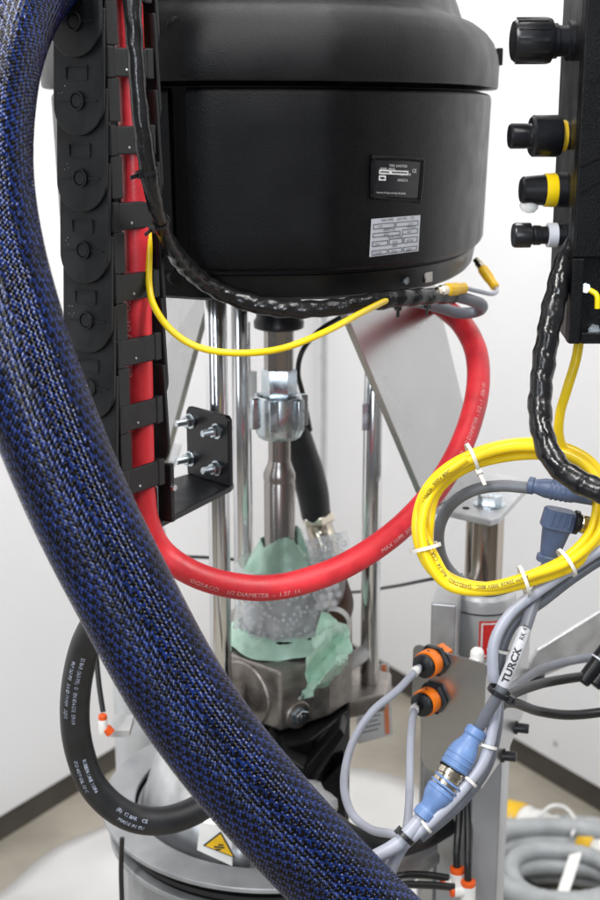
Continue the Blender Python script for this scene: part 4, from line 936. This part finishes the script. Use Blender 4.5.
# dark grey cable with straight connector
dc = thing('connector_cable', 'dark grey cable with straight slate blue connector inside the coil', 'cable', P(470, 585, 1.06))
pt = Path([(530, 488, 1.05), (500, 486, 1.055), (472, 491, 1.06), (450, 506, 1.065), (439, 530, 1.07), (442, 558, 1.07), (458, 579, 1.065), (485, 591, 1.06), (515, 585, 1.06), (545, 572, 1.06)], 10)
tube('cable', pt, .0052, M_greyd, dc, 14)
a = P(528, 485, 1.05); b = P(598, 497, 1.03); d = (b - a).normalized(); k = .83e-3
g = Geo(); g.lathe(a, d, [(6.5 * k, 0), (9 * k, 1 * k), (9 * k, 6 * k), (7.6 * k, 7 * k), (7.6 * k, 9 * k), (8.5 * k, 12 * k), (10 * k, 18 * k), (10.4 * k, 46 * k), (9.5 * k, 48 * k), (9.5 * k, 66 * k)], 28); cn_ = g.obj('connector', M_conn, dc, angle=30)
for x in (24, 29, 34, 39):
    g = Geo(); g.lathe(a + d * x * k, d, [(10.8 * k, 0), (11.2 * k, .6 * k), (10.8 * k, 2.2 * k)], 28, cap=False); g.obj('grip_rib', M_conn, cn_)
# elbow connector with labelled cable down to the blue coupler
ec_ = thing('labelled_cable', 'grey sensor cable with white printed marker from elbow plug to blue coupler', 'cable', P(460, 745, .98))
pt = Path([(549, 560, 1.05), (542, 580, 1.035), (534, 602, 1.02), (524, 632, 1.0), (513, 662, .985), (501, 690, .98), (488, 712, .982), (479, 727, .985)], 12)
tube('cable', pt, .0052, M_greyd, ec_, 16)
# elbow head
hA, hB = P(559, 519, 1.05), P(547, 564, 1.05); d = (hB - hA).normalized(); sx = V(1, 0, 0) - d * d.x; sx.normalize(); sy = d.cross(sx)
vs = []; lv = [(-10, 15, 10), (-8, 17, 12), (9, 17.5, 12), (10, 15.5, 11), (13, 14, 10), (40, 9.5, 8), (41, 12, 9), (47, 12, 9), (48, 8, 7)]
g = Geo(); nn_ = 20; sup = lambda c_: math.copysign(abs(c_) ** .6, c_)
for z, rx, ry in lv:
    for i in range(nn_):
        a_ = 2 * math.pi * i / nn_; vs.append(hA + d * z * k + sx * sup(math.cos(a_)) * rx * k + sy * sup(math.sin(a_)) * ry * k)
fs = [(j * nn_ + i, j * nn_ + (i + 1) % nn_, (j + 1) * nn_ + (i + 1) % nn_, (j + 1) * nn_ + i) for j in range(len(lv) - 1) for i in range(nn_)] + [tuple(range(nn_)), tuple((len(lv) - 1) * nn_ + i for i in range(nn_))]
eb = mesh('elbow_plug', vs, fs, M_conn, ec_, angle=30)
for x in (-9, -3, 3, 9):
    g = Geo(); g.box(hA + sx * x * k - sy * 12 * k * (1 if sy.y > 0 else -1) - d * 2 * k, d * 7 * k, sx * .9 * k, sy * .8 * k); g.obj('grip_rib', M_conn, eb, bevel=.0003)
g = Geo(); nb = hA + sx * 15 * k; g.lathe(nb, sx, [(11 * k, 0), (12.5 * k, 1 * k), (12.5 * k, 5 * k), (9 * k, 5.5 * k), (9 * k, 8 * k)], 20); g.obj('seal_ring', M_paint, eb)
g = Geo(); g.lathe(nb + sx * 8 * k, sx, [(9.5 * k, 0), (10 * k, 1 * k), (10 * k, 12 * k), (8 * k, 13 * k)], 12); g.obj('coupling_nut', M_brass, eb, angle=25)
# white marker
def sleeve(path, s0, s1, r, m, name, parent, res=24):
    sub = [tuple(path.at(x)[0]) for x in np.linspace(s0, s1, 10)]; return tube(name, Path(sub, 4, world=True), r, m, parent, res)
sl0, sl1 = pt.near(525, 630), pt.near(503, 686)
sleeve(pt, sl0, sl1, .0054, M_marker, 'marker_sleeve', ec_)
BOLD[0] = .035
text_tube(pt, .0055, 'TURCK', .0078, pt.near(505, 682), M_ink, ec_, off=.0, flip=True, stretch=1.1); BOLD[0] = 0
text_tube(pt, .0055, 'RK 4T', .0055, pt.near(520.5, 642), M_ink, ec_, off=0, flip=True)
pcz = pt
# light blue coupler pair
def coupler(a, b, flipn):
    d = (b - a).normalized(); L = (b - a).length
    g = Geo(); g.lathe(a, d, [(.0062, 0), (.0088, .001), (.0090, .007), (.0078, .009), (.0082, .013), (.0115, .020), (.0125, .026), (.0125, L - .002), (.0115, L)], 28); o = g.obj('coupler_body', M_lblue, ec_, angle=30)
    for q in (.026, .031, .036):
        g = Geo(); g.lathe(a + d * q, d, [(.0123, 0), (.01295, .0005), (.01295, .0015), (.0123, .002)], 28, cap=False); g.obj('grip_rib', M_lblue, o)
ca, cb, cc_, cd = P(478, 728, .985), P(453, 769, .972), P(443, 788, .965), P(421, 818, .955)
coupler(ca, cb, 0)
d = (cc_ - cb); L = d.length; d.normalize()
g = Geo(); g.lathe(cb, d, [(.0108, 0), (.0108, .003), (.0112, .003), (.0114, L * .35), (.0104, L * .4), (.0104, L * .55), (.0116, L * .6), (.0116, L * .95), (.0108, L)], 24); g.obj('metal_coupling', M_brass, ec_, angle=25)
g = Geo(); g.lathe(cb - d * .001, d, [(.0119, 0), (.0119, .0022)], 24); g.obj('seal_ring', M_core, ec_)
coupler(cd, cc_, 1)
pt = Path([(422, 817, .956), (410, 831, .95), (396, 845, .945), (375, 857, .94), (350, 868, .935), (320, 885, .93)], 10)
tube('lower_cable', pt, .0060, M_grey, ec_, 16)
plow = pt
ring_tie('cable_tie', plow, plow.near(404, 836), .0082, M_paint, ec_, .002, True, 2.5, .004)
ring_tie('cable_tie', pcz, pcz.near(498, 692), .0095, M_paint, ec_, .002, True, -1.2, .004)
for x, y in ((484, 722), (505, 672)): pass
# two light grey cables
pA_ = Path([(660, 528, 1.02), (610, 545, 1.02), (575, 566, 1.02), (540, 590, 1.015), (512, 612, 1.01), (495, 640, 1.0), (493, 670, .995), (497, 695, .995), (492, 730, .985), (483, 762, .975), (462, 790, .965), (438, 815, .955), (418, 832, .95), (404, 845, .95)], 12)
o = thing('light_grey_cable', 'light grey cable crossing under the coil and running beside blue coupler', 'cable', pA_.p[-1], 'light grey cables'); tube('cable', pA_, .0048, M_grey, o, 14)
for x, y in ((486, 745), (470, 780), (425, 826)): ring_tie('cable_tie', pA_, pA_.near(x, y), .0062, M_tie, o, .0012, True, 1.8, .006)
pB_ = Path([(660, 542, 1.03), (610, 556, 1.03), (575, 577, 1.03), (545, 600, 1.025), (516, 622, 1.02), (503, 648, 1.015), (499, 680, 1.01), (499, 700, 1.005), (497, 730, .995), (488, 765, .985), (468, 795, .975), (445, 818, .965), (420, 838, .958)], 12)
o = thing('light_grey_cable', 'second light grey cable, the lower of the pair passing under the coil', 'cable', pB_.p[-1], 'light grey cables'); tube('cable', pB_, .0045, M_greyd, o, 14)
ring_tie('cable_tie', pB_, pB_.near(510, 652), .008, M_tie, o, .0012, True, .8, .006)
# sensor cables
def w2(p): return tuple(p)
def mix(pts): return [tuple(p) if isinstance(p, Vector) else tuple(P(*p)) for p in pts]
ps1 = Path(mix([e1_ - ax1 * .004, e1_ + ax1 * .006, (398, 690, 1.19), (372, 712, 1.17), (352, 744, 1.15), (344, 782, 1.12), (351, 812, 1.08), (370, 829, 1.04), (392, 834, .99), (404, 838, .962)]), 10, world=True)
tube('cable', ps1, .0040, M_grey, s1, 12); sleeve(ps1, .008, .014, .0047, M_white, 'cable_marker', s1)
ps2 = Path(mix([e2_ - ax2 * .004, e2_ + ax2 * .005, (411, 735, 1.17), (410, 770, 1.13), (409, 805, 1.07), (405, 838, .975), (395, 860, .965), (386, 880, .96), (380, 915, .95)]), 10, world=True)
tube('cable', ps2, .0040, M_grey, s2, 12); sleeve(ps2, .008, .014, .0047, M_white, 'cable_marker', s2)
pt = Path([(407, 838, .957), (398, 852, .952), (390, 870, .948), (388, 884, .946), (398, 892, .944), (410, 905, .942)], 8)
tag(tube('loop_cable', pt, .0060, M_grey, None, 14), 'pale bluish cable end dropping below the black tie', 'cable')

# ------------------------------------------------------------------ right side arm and black cables
g = Geo(); pa = [P(505, 706, 1.47), P(538, 650, 1.50), P(600, 612, 1.54), P(690, 562, 1.60), P(690, 630, 1.60), P(600, 654, 1.54), P(545, 676, 1.50)]
n_ = (pa[2] - pa[0]).cross(pa[4] - pa[0]).normalized(); n_ = n_ if n_.y > 0 else -n_
tag(g.prism(pa, n_ * .006).obj('side_arm', M_alum, None, smooth=False, bevel=.0012), 'flat grey metal arm slanting up to the right behind black cables', 'arm')
for pts, r, lb in (([(498, 702, 1.09), (512, 694, 1.12), (540, 684, 1.16), (572, 678, 1.18), (590, 676, 1.19)], .0048, 'black cable running right to the black plug'),
                   ([(498, 704, 1.09), (515, 703, 1.12), (538, 711, 1.15), (570, 715, 1.16), (610, 711, 1.17), (680, 700, 1.18)], .0048, 'lowest black cable crossing the white wall at right'),
                   ([(500, 698, 1.12), (515, 686, 1.2), (540, 670, 1.28), (575, 660, 1.33), (620, 655, 1.36), (690, 650, 1.4)], .0050, 'dark grey cable curving along the slanted arm')):
    o = tube('signal_cable', Path(pts, 10), r, M_greyd if 'grey' in lb else M_blackcable, None, 14); tag(o, lb, 'cable', 'dark cables at right')
bp = thing('black_plug', 'black twin cable plug at the right edge of the view', 'plug', P(585, 684, 1.18))
for dx, dy in ((0, 0), (12, 6)):
    a, b = P(582 + dx, 683 + dy * .5, 1.185), P(614 + dx, 640 + dy, 1.20); g = Geo(); d = b - a; L = d.length
    g.lathe(a, d, [(.006, 0), (.0075, .002), (.0078, L * .5), (.0085, L * .52), (.0085, L)], 20); o = g.obj('plug_body', M_paint, bp, angle=30)
    g = Geo(); g.lathe(a + d * .52, d, [(.0088, 0), (.0088, .0018)], 20); g.obj('band', M_label, o)
# small clamp where the black cables leave the bundle
g = Geo(); g.lathe(P(500, 700, 1.06), P(500, 704, 1.13) - P(500, 700, 1.06), [(.007, 0), (.008, .004), (.008, .05), (.006, .055)], 16); cg = g.obj('cable_gland', M_paint); tag(cg, 'small black gland holding the black cables beside the tied grey bundle', 'gland')

# ------------------------------------------------------------------ background
def ground(px, py, z): return tuple(Pz(px, py, z))
# paper tag
tg = thing('paper_tag', 'white paper tag with an orange stripe hanging under the right tie rod', 'tag', P(375, 738, 1.50))
q = [P(354, 668, 1.58), P(389, 662, 1.58), P(393, 735, 1.54), P(358, 744, 1.54)]
n_ = (q[1] - q[0]).cross(q[3] - q[0]).normalized(); n_ = n_ if n_.y < 0 else -n_
g = Geo(); g.prism(q, -n_ * .001); g.obj('card', M_paper, tg, smooth=False)
f = lambda a, b: q[0] * (1 - a) * (1 - b) + q[1] * a * (1 - b) + q[2] * a * b + q[3] * (1 - a) * b + n_ * .0008
mesh('orange_stripe', [f(.78, .03), f(.92, .03), f(.92, .97), f(.78, .97)], [(0, 1, 2, 3)], M_orange, tg, smooth=False)
for k in range(7): mesh('print_line', [f(.1, .5 + k * .06), f(.6 + .08 * (k % 2), .5 + k * .06), f(.6 + .08 * (k % 2), .515 + k * .06), f(.1, .515 + k * .06)], [(0, 1, 2, 3)], M_greyd, tg, smooth=False)
# wire behind
pt = Path([(120, 553, 1.70), (165, 556, 1.72), (215, 558, 1.74), (255, 563, 1.76), (300, 580, 1.76), (345, 592, 1.72), (390, 587, 1.62), (432, 579, 1.52), (462, 575, 1.49)], 8)
tag(tube('thin_wire', pt, .0024, M_blackcable, None, 8), 'thin black wire stretched behind the pump shaft and tie rods', 'wire')
# grey coil on the floor
zf = .03
cpt_ = Pz(555, 905, .02)
def coilpath(cx_, cy_, R0, r, turns, z0):
    pts = []
    for i in range(int(turns * 16) + 1):
        a = i / 16 * 2 * math.pi; t = i / 16; pts.append((cx_ + (R0 - .006 * t) * math.cos(a), cy_ + (R0 * .8 + .01 * math.sin(a * .5)) * math.sin(a), z0 + r + (2.05 * r) * min(t, 9) * .75 + .004 * math.sin(a * 3)))
    return Path(pts, 4, world=True)
cpth = coilpath(cpt_.x + .03, cpt_.y + .02, .19, .021, 3.0, .005)
cg = thing('grey_hose_coil', 'grey ribbed hose coiled on the floor at lower right', 'hose coil', V(cpt_.x, cpt_.y, .005))
tube('hose', cpth, .0205, M_coil, cg, 18, rf=lambda s, a: 1 + .02 * math.sin(s * 2 * math.pi / .006))
cp2 = coilpath(cpt_.x + .015, cpt_.y - .01, .125, .019, 3.0, .005); tube('inner_hose', cp2, .0185, M_coil, cg, 16, rf=lambda s, a: 1 + .03 * math.sin(s * 2 * math.pi / .007))
cp3 = coilpath(cpt_.x + .05, cpt_.y + .06, .25, .02, 1.6, .005); tube('outer_hose', cp3, .0195, M_coil, cg, 16, rf=lambda s, a: 1 + .03 * math.sin(s * 2 * math.pi / .007))
pk = cpth.near(568, 855); a = Pz(572, 845, .17); b = Pz(556, 893, .12)
g = Geo(); dd_ = (b - a); g.box((a + b) / 2 + V(0, -.035, 0), dd_ / 2, V(.012, 0, .004), V(0, .004, .002)); g.obj('paper_tie', M_white, cg, bevel=.002)
# white wrapped tube behind with yellow tape
pwt = Path([ground(470, 822, .05), ground(510, 822, .05), ground(545, 834, .05), ground(590, 848, .05), ground(640, 870, .05), ground(700, 890, .05)], 26, world=True)
wt = thing('white_wrapped_tube', 'white wrapped corrugated tube with yellow tape bands on the floor', 'tube', pwt.p[20])
tube('tube', pwt, .046, M_white, wt, 24, rf=lambda s, a: 1 + .05 * math.sin(s * 2 * math.pi / .024) + .03 * math.sin(a * 3 + s * 20))
for x, y in ((513, 826), (588, 852)):
    s_ = pwt.near(x, y); sleeve(pwt, s_ - .018, s_ + .018, .0492, M_yellowp, 'yellow_tape', wt)
pt = Path([ground(540, 815, .10), ground(552, 806, .115), ground(566, 808, .11), ground(576, 822, .10), ground(572, 836, .10)], 8, world=True)
tube('string', pt, .004, M_white, wt, 8)
for k, (pts, r, lb) in enumerate((([(488, 872, .03), (515, 880, .03), (545, 893, .03), (580, 900, .03), (640, 905, .03)], .012, 'thick black cable on the floor in front of the grey coil'), ([(486, 885, .02), (520, 896, .02), (560, 908, .02), (620, 915, .02)], .012, 'lower black cable on the floor at the bottom right edge'), ([(480, 880, .03), (500, 862, .035), (540, 848, .05), (580, 862, .05), (640, 880, .04)], .009, 'thin black cable between the grey coil and white tube'))):
    o = tube('floor_cable', Path([ground(*p) for p in pts], 10, world=True), r, M_blackcable, None, 12); tag(o, lb, 'cable', 'black cables on the floor')
# clear fitting and black hose below pump
cf = thing('clear_fitting', 'clear plastic wrapped fitting on black hose below the pump', 'fitting', P(325, 825, 1.27))
a, b = P(300, 788, 1.29), P(334, 826, 1.26); g = Geo(); g.lathe(a, b - a, [(.014, 0), (.018, .006), (.021, .012), (.019, .02), (.0215, .027), (.022, .038), (.017, .045)], 18); o = g.obj('wrap', M_clear, cf, angle=25); crumple(o, .006, .01)
g = Geo(); g.lathe(a - (b - a) * .1, b - a, [(.013, 0), (.0145, .01), (.0145, .03), (.012, .05)], 8); g.obj('nut', M_zinc, cf, angle=25)
pt = Path([(333, 825, 1.262), (352, 838, 1.25), (385, 846, 1.26), (420, 838, 1.29), (445, 825, 1.34)], 10); tube('hose', pt, .014, M_black, cf, 18)
pt = Path([(120, 842, 1.32), (150, 853, 1.3), (180, 866, 1.28), (230, 885, 1.26), (300, 900, 1.25)], 8)
pt = Path([(345, 822, 1.40), (375, 832, 1.41), (400, 836, 1.42), (440, 830, 1.44)], 8)
